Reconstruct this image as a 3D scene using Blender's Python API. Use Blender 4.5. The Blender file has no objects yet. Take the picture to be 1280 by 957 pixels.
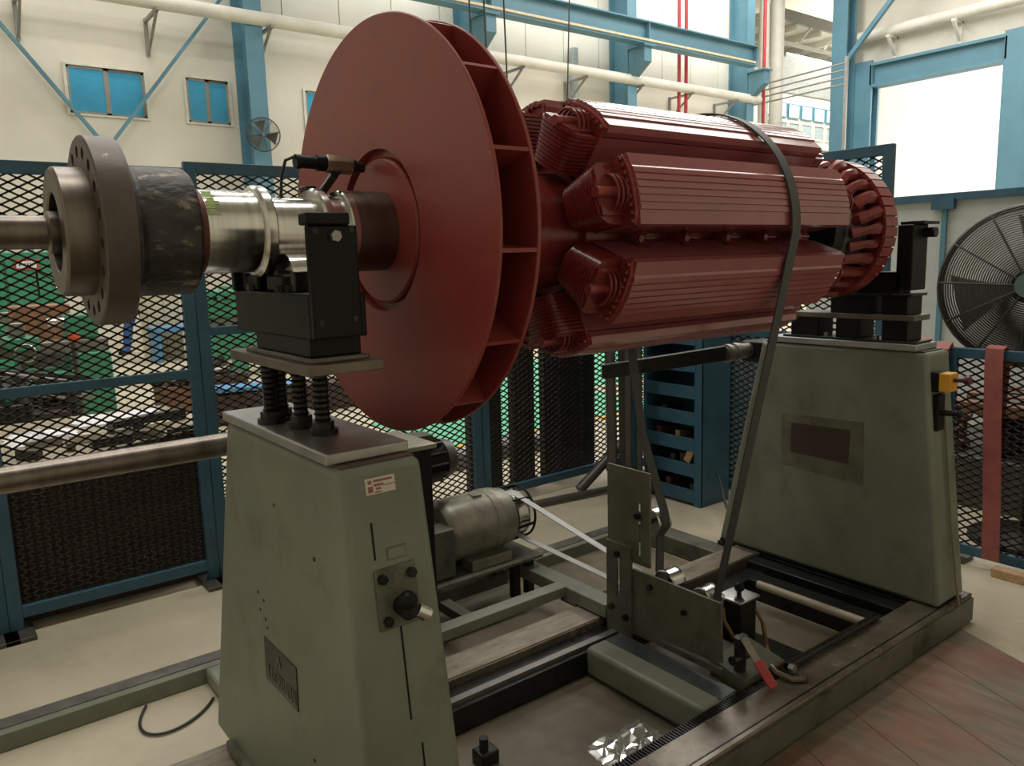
import bpy, math, random
import numpy as np
from mathutils import Vector, Matrix
random.seed(7)
PI = math.pi
SC = bpy.context.scene
COL = SC.collection

# ------------------------------------------------------------------ camera
# measured from the vanishing points of the photograph: rows are world X, Y, Z in camera axes (right, down, forward)
RX = (0.79083, -0.11863, 0.60049)
FPX = 980.0
vx = Vector((1290.0, -193.5, FPX)).normalized()
vy = Vector((-765.0, -133.5, FPX))
vy = (vy - vx * vy.dot(vx)).normalized()
vz = vx.cross(vy)
if vz.y > 0:
    vz = -vz
cam_right = Vector((vx.x, vy.x, vz.x))
cam_up = -Vector((vx.y, vy.y, vz.y))
cam_fwd = Vector((vx.z, vy.z, vz.z))
cd = bpy.data.cameras.new('camera')
cam = bpy.data.objects.new('camera', cd)
COL.objects.link(cam)
m = Matrix.Identity(4)
for i in range(3):
    m[i][0] = cam_right[i]; m[i][1] = cam_up[i]; m[i][2] = -cam_fwd[i]
m.translation = Vector((0, 0, 1.6))
cam.matrix_world = m
cd.sensor_width = 36.0
cd.lens = FPX / 1280.0 * 36.0
cd.clip_start = 0.05
cd.clip_end = 300
SC.camera = cam

# ------------------------------------------------------------------ world, lights, exposure
w = bpy.data.worlds.new('world'); SC.world = w
w.use_nodes = True
bg = w.node_tree.nodes['Background']
bg.inputs[0].default_value = (0.93, 0.97, 1.0, 1)
bg.inputs[1].default_value = 4.0
SC.view_settings.view_transform = 'Standard'
SC.view_settings.look = 'None'
SC.view_settings.gamma = 1.0
SC.view_settings.use_curve_mapping = False
SC.view_settings.exposure = 0.0

def area_lamp(name, loc, sx, sy, power, col=(1, 0.97, 0.93)):
    l = bpy.data.lights.new(name, 'AREA')
    l.shape = 'RECTANGLE'; l.size = sx; l.size_y = sy
    l.energy = power; l.color = col
    o = bpy.data.objects.new(name, l); COL.objects.link(o)
    o.location = loc
    return o
# long translucent roof lights of the hall, in rows along the bays
for (x, y, p, sy) in ((2, 3.2, 520, 1.2), (2, 9.5, 430, 1.2), (2, 15.5, 430, 1.2), (15, 5.8, 620, 3.0), (18, 12.2, 800, 3.0), (12, 16.5, 450, 1.2),
                      (25, 3.2, 500, 1.2), (26, 9.5, 700, 1.2), (23, 16.5, 700, 1.2)):
    area_lamp('roof_and_fill_lamp', (x, y, 12.7), 8.0, sy, p)
area_lamp('roof_and_fill_lamp', (38, 21.5, 12.7), 8.0, 3.0, 700)  # fill lamp added above the mezzanine to brighten the dark annex
area_lamp('roof_and_fill_lamp', (38, 21.3, 10.85), 8.0, 1.2, 900)  # extra fill lamp beneath the mezzanine deck, added to light sheet and annex

# ------------------------------------------------------------------ materials
MATS = {}
def M(name, col, rough=0.5, metal=0.0, var=0.12, scale=6.0, bump=0.0, bscale=60.0, spot=None, sscale=3.0, slo=0.55, shi=0.62,
      stretch=(1, 1, 1), emit=None, spec=0.5, rvar=0.1, alpha=None):
    if name in MATS:
        return MATS[name]
    mt = bpy.data.materials.new(name); mt.use_nodes = True
    nt = mt.node_tree; N = nt.nodes; L = nt.links
    b = N['Principled BSDF']
    b.inputs['Roughness'].default_value = rough
    b.inputs['Metallic'].default_value = metal
    b.inputs['Specular IOR Level'].default_value = spec
    tc = N.new('ShaderNodeTexCoord')
    mp = N.new('ShaderNodeMapping'); mp.inputs['Scale'].default_value = stretch
    L.new(tc.outputs['Object'], mp.inputs['Vector'])
    nz = N.new('ShaderNodeTexNoise'); nz.inputs['Scale'].default_value = scale; nz.inputs['Detail'].default_value = 6; nz.inputs['Roughness'].default_value = 0.65
    L.new(mp.outputs[0], nz.inputs['Vector'])
    cr = N.new('ShaderNodeValToRGB')
    e = cr.color_ramp.elements
    e[0].position = 0.3; e[1].position = 0.7
    e[0].color = tuple(c * (1 - var * 1.6) for c in col) + (1,)
    e[1].color = tuple(min(1, c * (1 + var)) for c in col) + (1,)
    L.new(nz.outputs['Fac'], cr.inputs['Fac'])
    out = cr.outputs['Color']
    if spot:
        for k, sp in enumerate(spot):
            n2 = N.new('ShaderNodeTexNoise'); n2.inputs['Scale'].default_value = sscale * (1 + 0.6 * k); n2.inputs['Detail'].default_value = 8; n2.inputs['Roughness'].default_value = 0.7
            mp2 = N.new('ShaderNodeMapping'); mp2.inputs['Location'].default_value = (3.1 * k + 1.3, 7.7 * k, 2.2); mp2.inputs['Scale'].default_value = stretch
            L.new(tc.outputs['Object'], mp2.inputs['Vector']); L.new(mp2.outputs[0], n2.inputs['Vector'])
            r2 = N.new('ShaderNodeMapRange'); r2.inputs['From Min'].default_value = slo; r2.inputs['From Max'].default_value = shi
            L.new(n2.outputs['Fac'], r2.inputs['Value'])
            mx = N.new('ShaderNodeMix'); mx.data_type = 'RGBA'
            L.new(r2.outputs[0], mx.inputs[0]); L.new(out, mx.inputs[6]); mx.inputs[7].default_value = tuple(sp) + (1,)
            out = mx.outputs[2]
    L.new(out, b.inputs['Base Color'])
    if rvar:
        r3 = N.new('ShaderNodeMapRange'); r3.inputs['To Min'].default_value = max(0, rough - rvar); r3.inputs['To Max'].default_value = min(1, rough + rvar)
        L.new(nz.outputs['Fac'], r3.inputs['Value']); L.new(r3.outputs[0], b.inputs['Roughness'])
    if bump:
        n4 = N.new('ShaderNodeTexNoise'); n4.inputs['Scale'].default_value = bscale; n4.inputs['Detail'].default_value = 4
        L.new(mp.outputs[0], n4.inputs['Vector'])
        bp = N.new('ShaderNodeBump'); bp.inputs['Strength'].default_value = bump; bp.inputs['Distance'].default_value = 0.01
        L.new(n4.outputs['Fac'], bp.inputs['Height']); L.new(bp.outputs[0], b.inputs['Normal'])
    if emit:
        b.inputs['Emission Color'].default_value = tuple(emit[:3]) + (1,)
        b.inputs['Emission Strength'].default_value = emit[3]
    if alpha is not None:
        b.inputs['Transmission Weight'].default_value = alpha
    MATS[name] = mt
    return mt

REDP = M('red_pole_sheen', (0.29, 0.085, 0.088), 0.22, var=0.08, scale=4, rvar=0.05, bump=0.02, bscale=40, spec=0.7)  # rotor red raised towards pink, imitating light reflected on the poles
RED = M('red_oxide_paint', (0.26, 0.040, 0.034), 0.36, var=0.10, scale=3, rvar=0.08, bump=0.05, bscale=40)
REDD = M('red_varnish', (0.19, 0.026, 0.024), 0.28, var=0.18, scale=5, rvar=0.08, bump=0.08, bscale=30)
STEEL = M('turned_steel', (0.68, 0.67, 0.64), 0.20, 1.0, var=0.12, scale=3, stretch=(30, 1, 1), rvar=0.08)
STEELB = M('brown_steel', (0.20, 0.172, 0.145), 0.36, 1.0, var=0.2, scale=4, stretch=(6, 1, 1))
STEELD = M('dull_steel', (0.30, 0.285, 0.26), 0.42, 0.85, var=0.2, scale=9, spot=[(0.10, 0.07, 0.05)], slo=0.56, shi=0.72)
ROUGHS = M('rough_forged_steel', (0.055, 0.050, 0.045), 0.5, 0.4, var=0.35, scale=25, bump=0.5, bscale=50, spot=[(0.27, 0.22, 0.155)], sscale=30, slo=0.565, shi=0.65, stretch=(0.5, 1, 1))
FLANGE = M('flange_steel', (0.115, 0.096, 0.084), 0.48, 0.55, var=0.2, scale=7, spot=[(0.42, 0.38, 0.30)], sscale=14, slo=0.66, shi=0.72, bump=0.08, bscale=60)
BLACK = M('black_iron', (0.005, 0.006, 0.005), 0.45, 0.0, var=0.25, scale=15, bump=0.08, spec=0.22)
BLACKG = M('oily_black_steel', (0.025, 0.026, 0.025), 0.30, 0.5, var=0.3, scale=20, bump=0.1)
GREEN = M('machine_green_paint', (0.195, 0.212, 0.163), 0.5, var=0.14, scale=2.5, spot=[(0.095, 0.095, 0.07)], sscale=3.5, slo=0.54, shi=0.82, bump=0.04, bscale=25)
GREEND = M('dirty_green_paint', (0.125, 0.125, 0.09), 0.5, var=0.2, scale=5, spot=[(0.035, 0.033, 0.026)], sscale=6, slo=0.52, shi=0.70, bump=0.08, bscale=40)
RAIL = M('oily_rail_steel', (0.22, 0.188, 0.145), 0.25, 0.45, var=0.25, scale=5, spot=[(0.10, 0.083, 0.062)], sscale=4, slo=0.48, shi=0.66, rvar=0.12, bump=0.05)
PLATE = M('ground_plate_steel', (0.40, 0.40, 0.39), 0.40, 0.8, var=0.12, scale=10, spot=[(0.22, 0.19, 0.16)], slo=0.6, shi=0.8)
PLATED = M('dark_plate_steel', (0.16, 0.14, 0.115), 0.42, 0.7, var=0.25, scale=9)
FENCE = M('fence_blue_paint', (0.038, 0.108, 0.170), 0.48, var=0.16, scale=6, spot=[(0.10, 0.09, 0.07)], sscale=7, slo=0.66, shi=0.74)
MESHM = M('expanded_mesh_dark', (0.042, 0.035, 0.030), 0.45, 0.3, var=0.2)
STRUCT = M('structural_blue_paint', (0.10, 0.235, 0.305), 0.5, var=0.08, scale=1.2)
WALL = M('cream_wall_render', (0.68, 0.645, 0.555), 0.85, var=0.05, scale=0.8, bump=0.02, bscale=15)
WALLP = M('pale_wall_sheet', (0.70, 0.69, 0.61), 0.6, var=0.05, scale=0.6)
CONC = M('concrete_floor', (0.50, 0.445, 0.325), 0.6, var=0.12, scale=1.1, spot=[(0.34, 0.295, 0.21), (0.56, 0.50, 0.37)], sscale=1.4, slo=0.52, shi=0.74, bump=0.03, bscale=50, rvar=0.1)
CEIL = M('roof_sheet', (0.45, 0.44, 0.40), 0.8, var=0.05)
WHITEP = M('white_pipe_paint', (0.70, 0.68, 0.60), 0.5, var=0.08, scale=2)
BRKT = M('bracket_grey', (0.30, 0.29, 0.26), 0.5, 0.2)
REDPIPE = M('red_pipe_paint', (0.42, 0.03, 0.035), 0.4)
BELT = M('belt_rubber', (0.055, 0.058, 0.057), 0.55, var=0.15)
BELTW = M('white_belt', (0.46, 0.46, 0.45), 0.5, var=0.1)
MOTOR = M('motor_grey_paint', (0.25, 0.24, 0.185), 0.36, 0.25, var=0.2, scale=8, spot=[(0.07, 0.065, 0.05)], sscale=7, slo=0.56, shi=0.75)
CHROME = M('chrome', (0.7, 0.7, 0.68), 0.24, 1.0, var=0.05)
YELLOW = M('yellow_plastic', (0.75, 0.36, 0.02), 0.4, var=0.08)
LABELW = M('label_white', (0.66, 0.58, 0.50), 0.5, var=0.08, scale=40)
LABELR = M('label_print', (0.28, 0.13, 0.10), 0.6)
NAMEP = M('nameplate_dark', (0.045, 0.042, 0.033), 0.4, 0.3)
NAMEL = M('nameplate_raised', (0.17, 0.16, 0.12), 0.45, 0.4)
BROWNP = M('brown_patch', (0.055, 0.036, 0.024), 0.6)
REDTOOL = M('red_vinyl_grip', (0.48, 0.05, 0.055), 0.35)
HOSE = M('red_layflat_hose', (0.34, 0.10, 0.085), 0.6, var=0.2, scale=8)
CABLE = M('black_cable', (0.02, 0.02, 0.02), 0.5)
BRASS = M('brass_hose', (0.22, 0.13, 0.05), 0.4, 0.4)
FANM = M('fan_guard_dark', (0.085, 0.080, 0.070), 0.5, 0.4, var=0.2)
FANB = M('fan_blade_grey', (0.14, 0.15, 0.15), 0.5)
TEAL = M('fan_hub_teal', (0.12, 0.21, 0.20), 0.4)
BOARD = M('grey_board', (0.50, 0.53, 0.52), 0.55, var=0.06, scale=1.5)
LGREEN = M('lathe_green', (0.055, 0.30, 0.17), 0.4, var=0.12, scale=4)
LGREEN2 = M('floor_paint_green', (0.10, 0.48, 0.28), 0.5, var=0.08)
BROWN = M('brown_board', (0.060, 0.036, 0.028), 0.7, var=0.2)
RUST = M('rusty_brown', (0.22, 0.10, 0.06), 0.7, var=0.3, scale=6)
WOOD = M('pine_wood', (0.50, 0.33, 0.17), 0.6, var=0.2, scale=10, stretch=(1, 8, 8))
PLASTIC = M('white_sheet', (0.78, 0.78, 0.80), 0.45, var=0.08)
FILM = M('crinkled_film', (0.75, 0.74, 0.70), 0.12, var=0.05, alpha=0.75)
BLUEC = M('blue_cloth', (0.03, 0.11, 0.36), 0.8, var=0.2)
SKIN = M('skin', (0.42, 0.24, 0.16), 0.6)
HAIR = M('dark_hair', (0.02, 0.015, 0.012), 0.6)
BEIGE = M('beige_cabinet', (0.62, 0.56, 0.40), 0.5)
CABB = M('cabinet_blue_paint', (0.042, 0.130, 0.205), 0.45, var=0.15, scale=5)
GLASSB = M('blue_window_glass', (0.055, 0.36, 0.60), 0.15, var=0.15, scale=0.7)
GLASSG = M('grey_window_glass', (0.30, 0.36, 0.37), 0.2, var=0.1)
GLASSL = M('daylit_window_glass', (0.6, 0.75, 0.8), 0.2, emit=(0.80, 0.94, 1.0, 1.6))
WFRAME = M('window_frame_white', (0.66, 0.65, 0.58), 0.5)
DECK = M('paint_stained_boards', (0.19, 0.158, 0.112), 0.6, var=0.25, scale=3, stretch=(6, 1.2, 1), spot=[(0.085, 0.062, 0.045)], sscale=1.2, slo=0.50, shi=0.74, bump=0.12, bscale=30)
def overspray(mt):
    # red paint sprayed along the foot of the rail and in a few patches nearer the camera
    nt = mt.node_tree; N = nt.nodes; L = nt.links; b = N['Principled BSDF']
    src = b.inputs['Base Color'].links[0].from_socket
    tc = N.new('ShaderNodeTexCoord'); sx = N.new('ShaderNodeSeparateXYZ'); L.new(tc.outputs['Object'], sx.inputs[0])
    band = N.new('ShaderNodeValToRGB'); L.new(sx.outputs['Y'], N.new('ShaderNodeMapRange').inputs['Value'])
    mr = [n for n in N if n.type == 'MAP_RANGE'][-1]
    mr.inputs['From Min'].default_value = -.6; mr.inputs['From Max'].default_value = .95
    L.new(mr.outputs[0], band.inputs['Fac'])
    e = band.color_ramp.elements
    e[0].position = 0.0; e[0].color = (.1, .1, .1, 1); e[1].position = 1.0; e[1].color = (.25, .25, .25, 1)
    for (p, c) in ((.55, .25), (.74, .42), (.86, .5), (.95, .42)):
        q = e.new(p); q.color = (c, c, c, 1)
    nz = N.new('ShaderNodeTexNoise'); nz.inputs['Scale'].default_value = 2.6; nz.inputs['Detail'].default_value = 7; nz.inputs['Roughness'].default_value = .7
    L.new(tc.outputs['Object'], nz.inputs['Vector'])
    ad = N.new('ShaderNodeMath'); ad.operation = 'ADD'; L.new(band.outputs[0], ad.inputs[0]); L.new(nz.outputs['Fac'], ad.inputs[1])
    r2 = N.new('ShaderNodeMapRange'); r2.inputs['From Min'].default_value = .84; r2.inputs['From Max'].default_value = 1.16; r2.inputs['To Max'].default_value = .68
    L.new(ad.outputs[0], r2.inputs['Value'])
    mx = N.new('ShaderNodeMix'); mx.data_type = 'RGBA'; L.new(r2.outputs[0], mx.inputs[0]); L.new(src, mx.inputs[6]); mx.inputs[7].default_value = (.27, .070, .042, 1)
    L.new(mx.outputs[2], b.inputs['Base Color'])
overspray(DECK)
LAMPG = M('lit_lamp', (1, 0.85, 0.6), 0.4, emit=(1.0, 0.82, 0.55, 12))
ORANGE = M('orange_red_paint', (0.70, 0.10, 0.03), 0.5)
DARKW = M('slab_dark', (0.018, 0.019, 0.018), 0.55, var=0.2)
GREYPIPE = M('grey_pipe', (0.10, 0.095, 0.08), 0.45, 0.4, var=0.2)
BLUEPL = M('blue_sheet', (0.09, 0.28, 0.55), 0.5)

# ------------------------------------------------------------------ mesh helpers
class B:
    def __init__(s):
        s.v = []; s.f = []
    def add(s, vs, fs):
        n = len(s.v)
        s.v += [tuple(v) for v in vs]
        s.f += [tuple(i + n for i in f) for f in fs]
        return s
    def box(s, x0, x1, y0, y1, z0, z1):
        return s.hexa([(x0, y0, z0), (x1, y0, z0), (x1, y1, z0), (x0, y1, z0), (x0, y0, z1), (x1, y0, z1), (x1, y1, z1), (x0, y1, z1)])
    def hexa(s, p):
        return s.add(p, [(0, 3, 2, 1), (4, 5, 6, 7), (0, 1, 5, 4), (1, 2, 6, 5), (2, 3, 7, 6), (3, 0, 4, 7)])
    def bar(s, a, b, wd, ht, up=(0, 0, 1)):
        a = Vector(a); b = Vector(b); d = (b - a).normalized(); up = Vector(up)
        if abs(d.dot(up)) > 0.98: up = Vector((1, 0, 0))
        r = d.cross(up).normalized(); u = r.cross(d)
        p = []
        for q in (a, b):
            for (i, j) in ((-1, -1), (1, -1), (1, 1), (-1, 1)):
                p.append(q + r * i * wd / 2 + u * j * ht / 2)
        return s.add(p, [(0, 3, 2, 1), (4, 5, 6, 7), (0, 1, 5, 4), (1, 2, 6, 5), (2, 3, 7, 6), (3, 0, 4, 7)])
    def cyl(s, a, b, r0, r1=None, n=20, cap=True):
        r1 = r0 if r1 is None else r1
        a = Vector(a); b = Vector(b); d = (b - a).normalized()
        u = d.orthogonal().normalized(); v = d.cross(u)
        p = [];
        for (q, r) in ((a, r0), (b, r1)):
            for i in range(n):
                t = 2 * PI * i / n
                p.append(q + (u * math.cos(t) + v * math.sin(t)) * r)
        f = [(i, (i + 1) % n, n + (i + 1) % n, n + i) for i in range(n)]
        if cap: f += [tuple(range(n - 1, -1, -1)), tuple(range(n, 2 * n))]
        return s.add(p, f)
    def lathe(s, prof, o, d=(1, 0, 0), n=64, close=False, cap=True):
        o = Vector(o); d = Vector(d).normalized(); u = d.orthogonal().normalized(); v = d.cross(u)
        p = []; k = len(prof)
        for (x, r) in prof:
            for i in range(n):
                t = 2 * PI * i / n
                p.append(o + d * x + (u * math.cos(t) + v * math.sin(t)) * r)
        f = []
        rng = range(k) if close else range(k - 1)
        for j in rng:
            j2 = (j + 1) % k
            for i in range(n):
                i2 = (i + 1) % n
                f.append((j * n + i, j * n + i2, j2 * n + i2, j2 * n + i))
        if cap and not close:
            if prof[0][1] > 1e-6: f.append(tuple(range(n - 1, -1, -1)))
            if prof[-1][1] > 1e-6: f.append(tuple((k - 1) * n + i for i in range(n)))
        return s.add(p, f)
    def tube(s, pts, r, n=8, closed=False):
        pts = [Vector(p) for p in pts]; k = len(pts); p = []
        prev = None
        for i, q in enumerate(pts):
            if closed: d = pts[(i + 1) % k] - pts[i - 1]
            else: d = pts[min(i + 1, k - 1)] - pts[max(i - 1, 0)]
            d.normalize()
            if prev is None: u = d.orthogonal().normalized()
            else:
                u = prev - d * prev.dot(d)
                u = u.normalized() if u.length > 1e-6 else d.orthogonal().normalized()
            prev = u; v = d.cross(u)
            rr = r[i] if isinstance(r, (list, tuple)) else r
            for j in range(n):
                t = 2 * PI * j / n
                p.append(q + (u * math.cos(t) + v * math.sin(t)) * rr)
        f = []
        for i in range(k if closed else k - 1):
            i2 = (i + 1) % k
            for j in range(n):
                j2 = (j + 1) % n
                f.append((i * n + j, i * n + j2, i2 * n + j2, i2 * n + j))
        if not closed: f += [tuple(range(n - 1, -1, -1)), tuple((k - 1) * n + j for j in range(n))]
        return s.add(p, f)
    def prism(s, poly, a, b, axis='x'):
        # poly: list of 2D points in the plane normal to axis, extruded from a to b
        n = len(poly); p = []
        for q in (a, b):
            for (c, d) in poly:
                p.append({'x': (q, c, d), 'y': (c, q, d), 'z': (c, d, q)}[axis])
        f = [(i, (i + 1) % n, n + (i + 1) % n, n + i) for i in range(n)] + [tuple(range(n - 1, -1, -1)), tuple(range(n, 2 * n))]
        return s.add(p, f)
    def ball(s, c, r, n=14, sc=(1, 1, 1)):
        prof = [(-r * math.cos(PI * i / 8), max(1e-7, r * math.sin(PI * i / 8))) for i in range(9)]
        b = B().lathe(prof, (0, 0, 0), (0, 0, 1), n)
        return s.add([(c[0] + q[0] * sc[0], c[1] + q[1] * sc[1], c[2] + q[2] * sc[2]) for q in b.v], b.f)
    def xf(s, mat):
        s.v = [tuple(mat @ Vector(q)) for q in s.v]; return s
    def mesh(s, name, mt, o=(0, 0, 0), smooth=35):
        me = bpy.data.meshes.new(name)
        o = Vector(o)
        me.from_pydata([tuple(Vector(q) - o) for q in s.v], [], s.f)
        import bmesh
        bm = bmesh.new(); bm.from_mesh(me)
        bmesh.ops.recalc_face_normals(bm, faces=bm.faces)
        bm.to_mesh(me); bm.free()
        me.materials.append(mt)
        if smooth:
            me.polygons.foreach_set('use_smooth', [True] * len(me.polygons))
            me.set_sharp_from_angle(angle=math.radians(smooth))
        return me

ORG = {}
def thing(name, loc, label, cat, group=None, kind=None):
    o = bpy.data.objects.new(name, None); COL.objects.link(o)
    o.empty_display_size = 0.1
    o.location = loc; ORG[o.name] = Vector(loc)
    tag(o, label, cat, group, kind)
    return o
def tag(o, label=None, cat=None, group=None, kind=None):
    if label: o['label'] = label
    if cat: o['category'] = cat
    if group: o['group'] = group
    if kind: o['kind'] = kind
    return o
def part(name, b, mt, parent, label=None, kind=None, bevel=0, seg=2, smooth=35):
    root = parent
    org = ORG[parent.name]
    o = bpy.data.objects.new(name, b.mesh(name, mt, org, smooth)); COL.objects.link(o)
    o.parent = parent; ORG[o.name] = org
    if label: o['label'] = label
    if kind: o['kind'] = kind
    if bevel: bev(o, bevel, seg)
    return o
def solo(name, b, mt, label=None, cat=None, group=None, kind=None, bevel=0, seg=2, smooth=35):
    a = np.array(b.v); c = Vector(((a[:, 0].min() + a[:, 0].max()) / 2, (a[:, 1].min() + a[:, 1].max()) / 2, a[:, 2].min()))
    o = bpy.data.objects.new(name, b.mesh(name, mt, c, smooth)); COL.objects.link(o)
    o.location = c; ORG[o.name] = c
    tag(o, label, cat, group, kind)
    if bevel: bev(o, bevel, seg)
    return o
def bev(o, wd, seg=2):
    md = o.modifiers.new('bevel', 'BEVEL'); md.width = wd; md.segments = seg; md.limit_method = 'ANGLE'; md.angle_limit = math.radians(40)
def struct(name, b, mt, **k):
    return solo(name, b, mt, kind='structure', **k)
def share(name, src, parent, mat=None):
    o = bpy.data.objects.new(name, src.data); COL.objects.link(o)
    o.parent = parent; ORG[o.name] = ORG[parent.name]
    if mat is not None: o.matrix_local = mat
    return o
def copytree(o, loc, rz=None, label=None, parent=None):
    c = o.copy(); COL.objects.link(c)
    if parent is None:
        c.location = loc
        if rz is not None: c.rotation_euler[2] = rz
        if label: c['label'] = label
    else:
        c.parent = parent
    for ch in o.children:
        copytree(ch, None, parent=c)
    return c

AY, AZ = 1.835, 1.678
AX = Vector((0, AY, AZ))

# ================================================================== SETTING
def hall():
    struct('floor', B().box(-7, 46, -7, 26, -0.2, 0.0), CONC, smooth=0)
    struct('ceiling', B().box(-7, 46, -7, 26, 13.0, 13.2), CEIL, smooth=0)
    struct('wall_left', B().box(-7.2, -7, -7, 18.7, 0, 13), WALL, smooth=0)
    struct('wall_front', B().box(-7, 30.6, -7.2, -7, 0, 13), WALL, smooth=0)
    # long back wall with three window holes on the first storey
    WZ0, WZ1 = 4.80, 5.75
    wins = [(3.13, 4.65), (5.47, 6.44), (8.25, 9.3)]
    b = B(); y0, y1 = 18.7, 18.95
    b.box(-7, 25.5, y0, y1, 0, WZ0)
    b.box(-7, 25.5, y0, y1, WZ1, 7.35)
    xs = [-7] + [q for wd in wins for q in wd] + [25.5]
    for i in range(0, len(xs), 2): b.box(xs[i], xs[i + 1], y0, y1, WZ0, WZ1)
    b.box(-7, 25.5, y0 + 0.08, y1, 7.35, 13)
    wb = struct('wall_back', b, WALL, smooth=0)
    # upper storey cladding sheets, one panel each with open joints
    x = -1.0
    while x < 25.4:
        x1 = min(x + 1.47, 25.5)
        part('panel', B().box(x + 0.012, x1 - 0.012, y0 - 0.02, y0 + 0.07, 7.36, 13), WALLP, wb, smooth=0)
        x += 1.47
    for i, (a, c) in enumerate(wins):
        f = B()
        for (p, q, r, s) in ((a - 0.04, c + 0.04, WZ1, WZ1 + 0.04), (a - 0.04, c + 0.04, WZ0 - 0.04, WZ0), (a - 0.04, a + 0.02, WZ0, WZ1), (c - 0.02, c + 0.04, WZ0, WZ1)):
            f.box(p, q, 18.67, 18.76, r, s)
        wo = struct('window_%d' % (i + 1), f, WFRAME, smooth=0)
        n = 2
        for k in range(n):
            p0 = a + 0.02 + (c - a - 0.04) * k / n; p1 = a + 0.02 + (c - a - 0.04) * (k + 1) / n
            yy = 18.72 + 0.03 * k
            sash = B()
            for (u0, u1, t0, t1) in ((p0, p1, WZ0, WZ0 + 0.05), (p0, p1, WZ1 - 0.05, WZ1), (p0, p0 + 0.05, WZ0, WZ1), (p1 - 0.05, p1, WZ0, WZ1)):
                sash.box(u0, u1, yy - 0.015, yy + 0.015, t0, t1)
            so = part('sash', sash, BRKT, wo, smooth=0)
            part('pane', B().box(p0 + 0.04, p1 - 0.04, yy - 0.004, yy + 0.004, WZ0 + 0.04, WZ1 - 0.04), GLASSB, so, smooth=0)
    # end wall with the tall open doorway
    e = B()
    e.box(30.6, 30.9, 16.3, 17.4, 0, 13)
    e.box(30.6, 30.9, -7, 11.6, 0, 13)
    e.box(30.6, 30.9, 11.6, 16.3, 8.45, 13)
    struct('wall_right', e, WALL, smooth=0)
    # annex beyond the end of the long wall
    struct('wall_annex', B().box(25.5, 46, 24.0, 24.3, 0, 13).box(45.7, 46, 17, 24, 0, 13).box(25.3, 25.5, 18.9, 24, 0, 13).box(30.9, 46, 17.0, 17.2, 0, 13), WALLP, smooth=0)
    tag(solo('green_walkway', B().box(3.55, 6.4, 5.62, 7.0, 0.0, 0.004).box(4.3, 10.5, 7.0, 9.5, 0.0, 0.004), LGREEN2, smooth=0), kind='structure')
hall()

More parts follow.
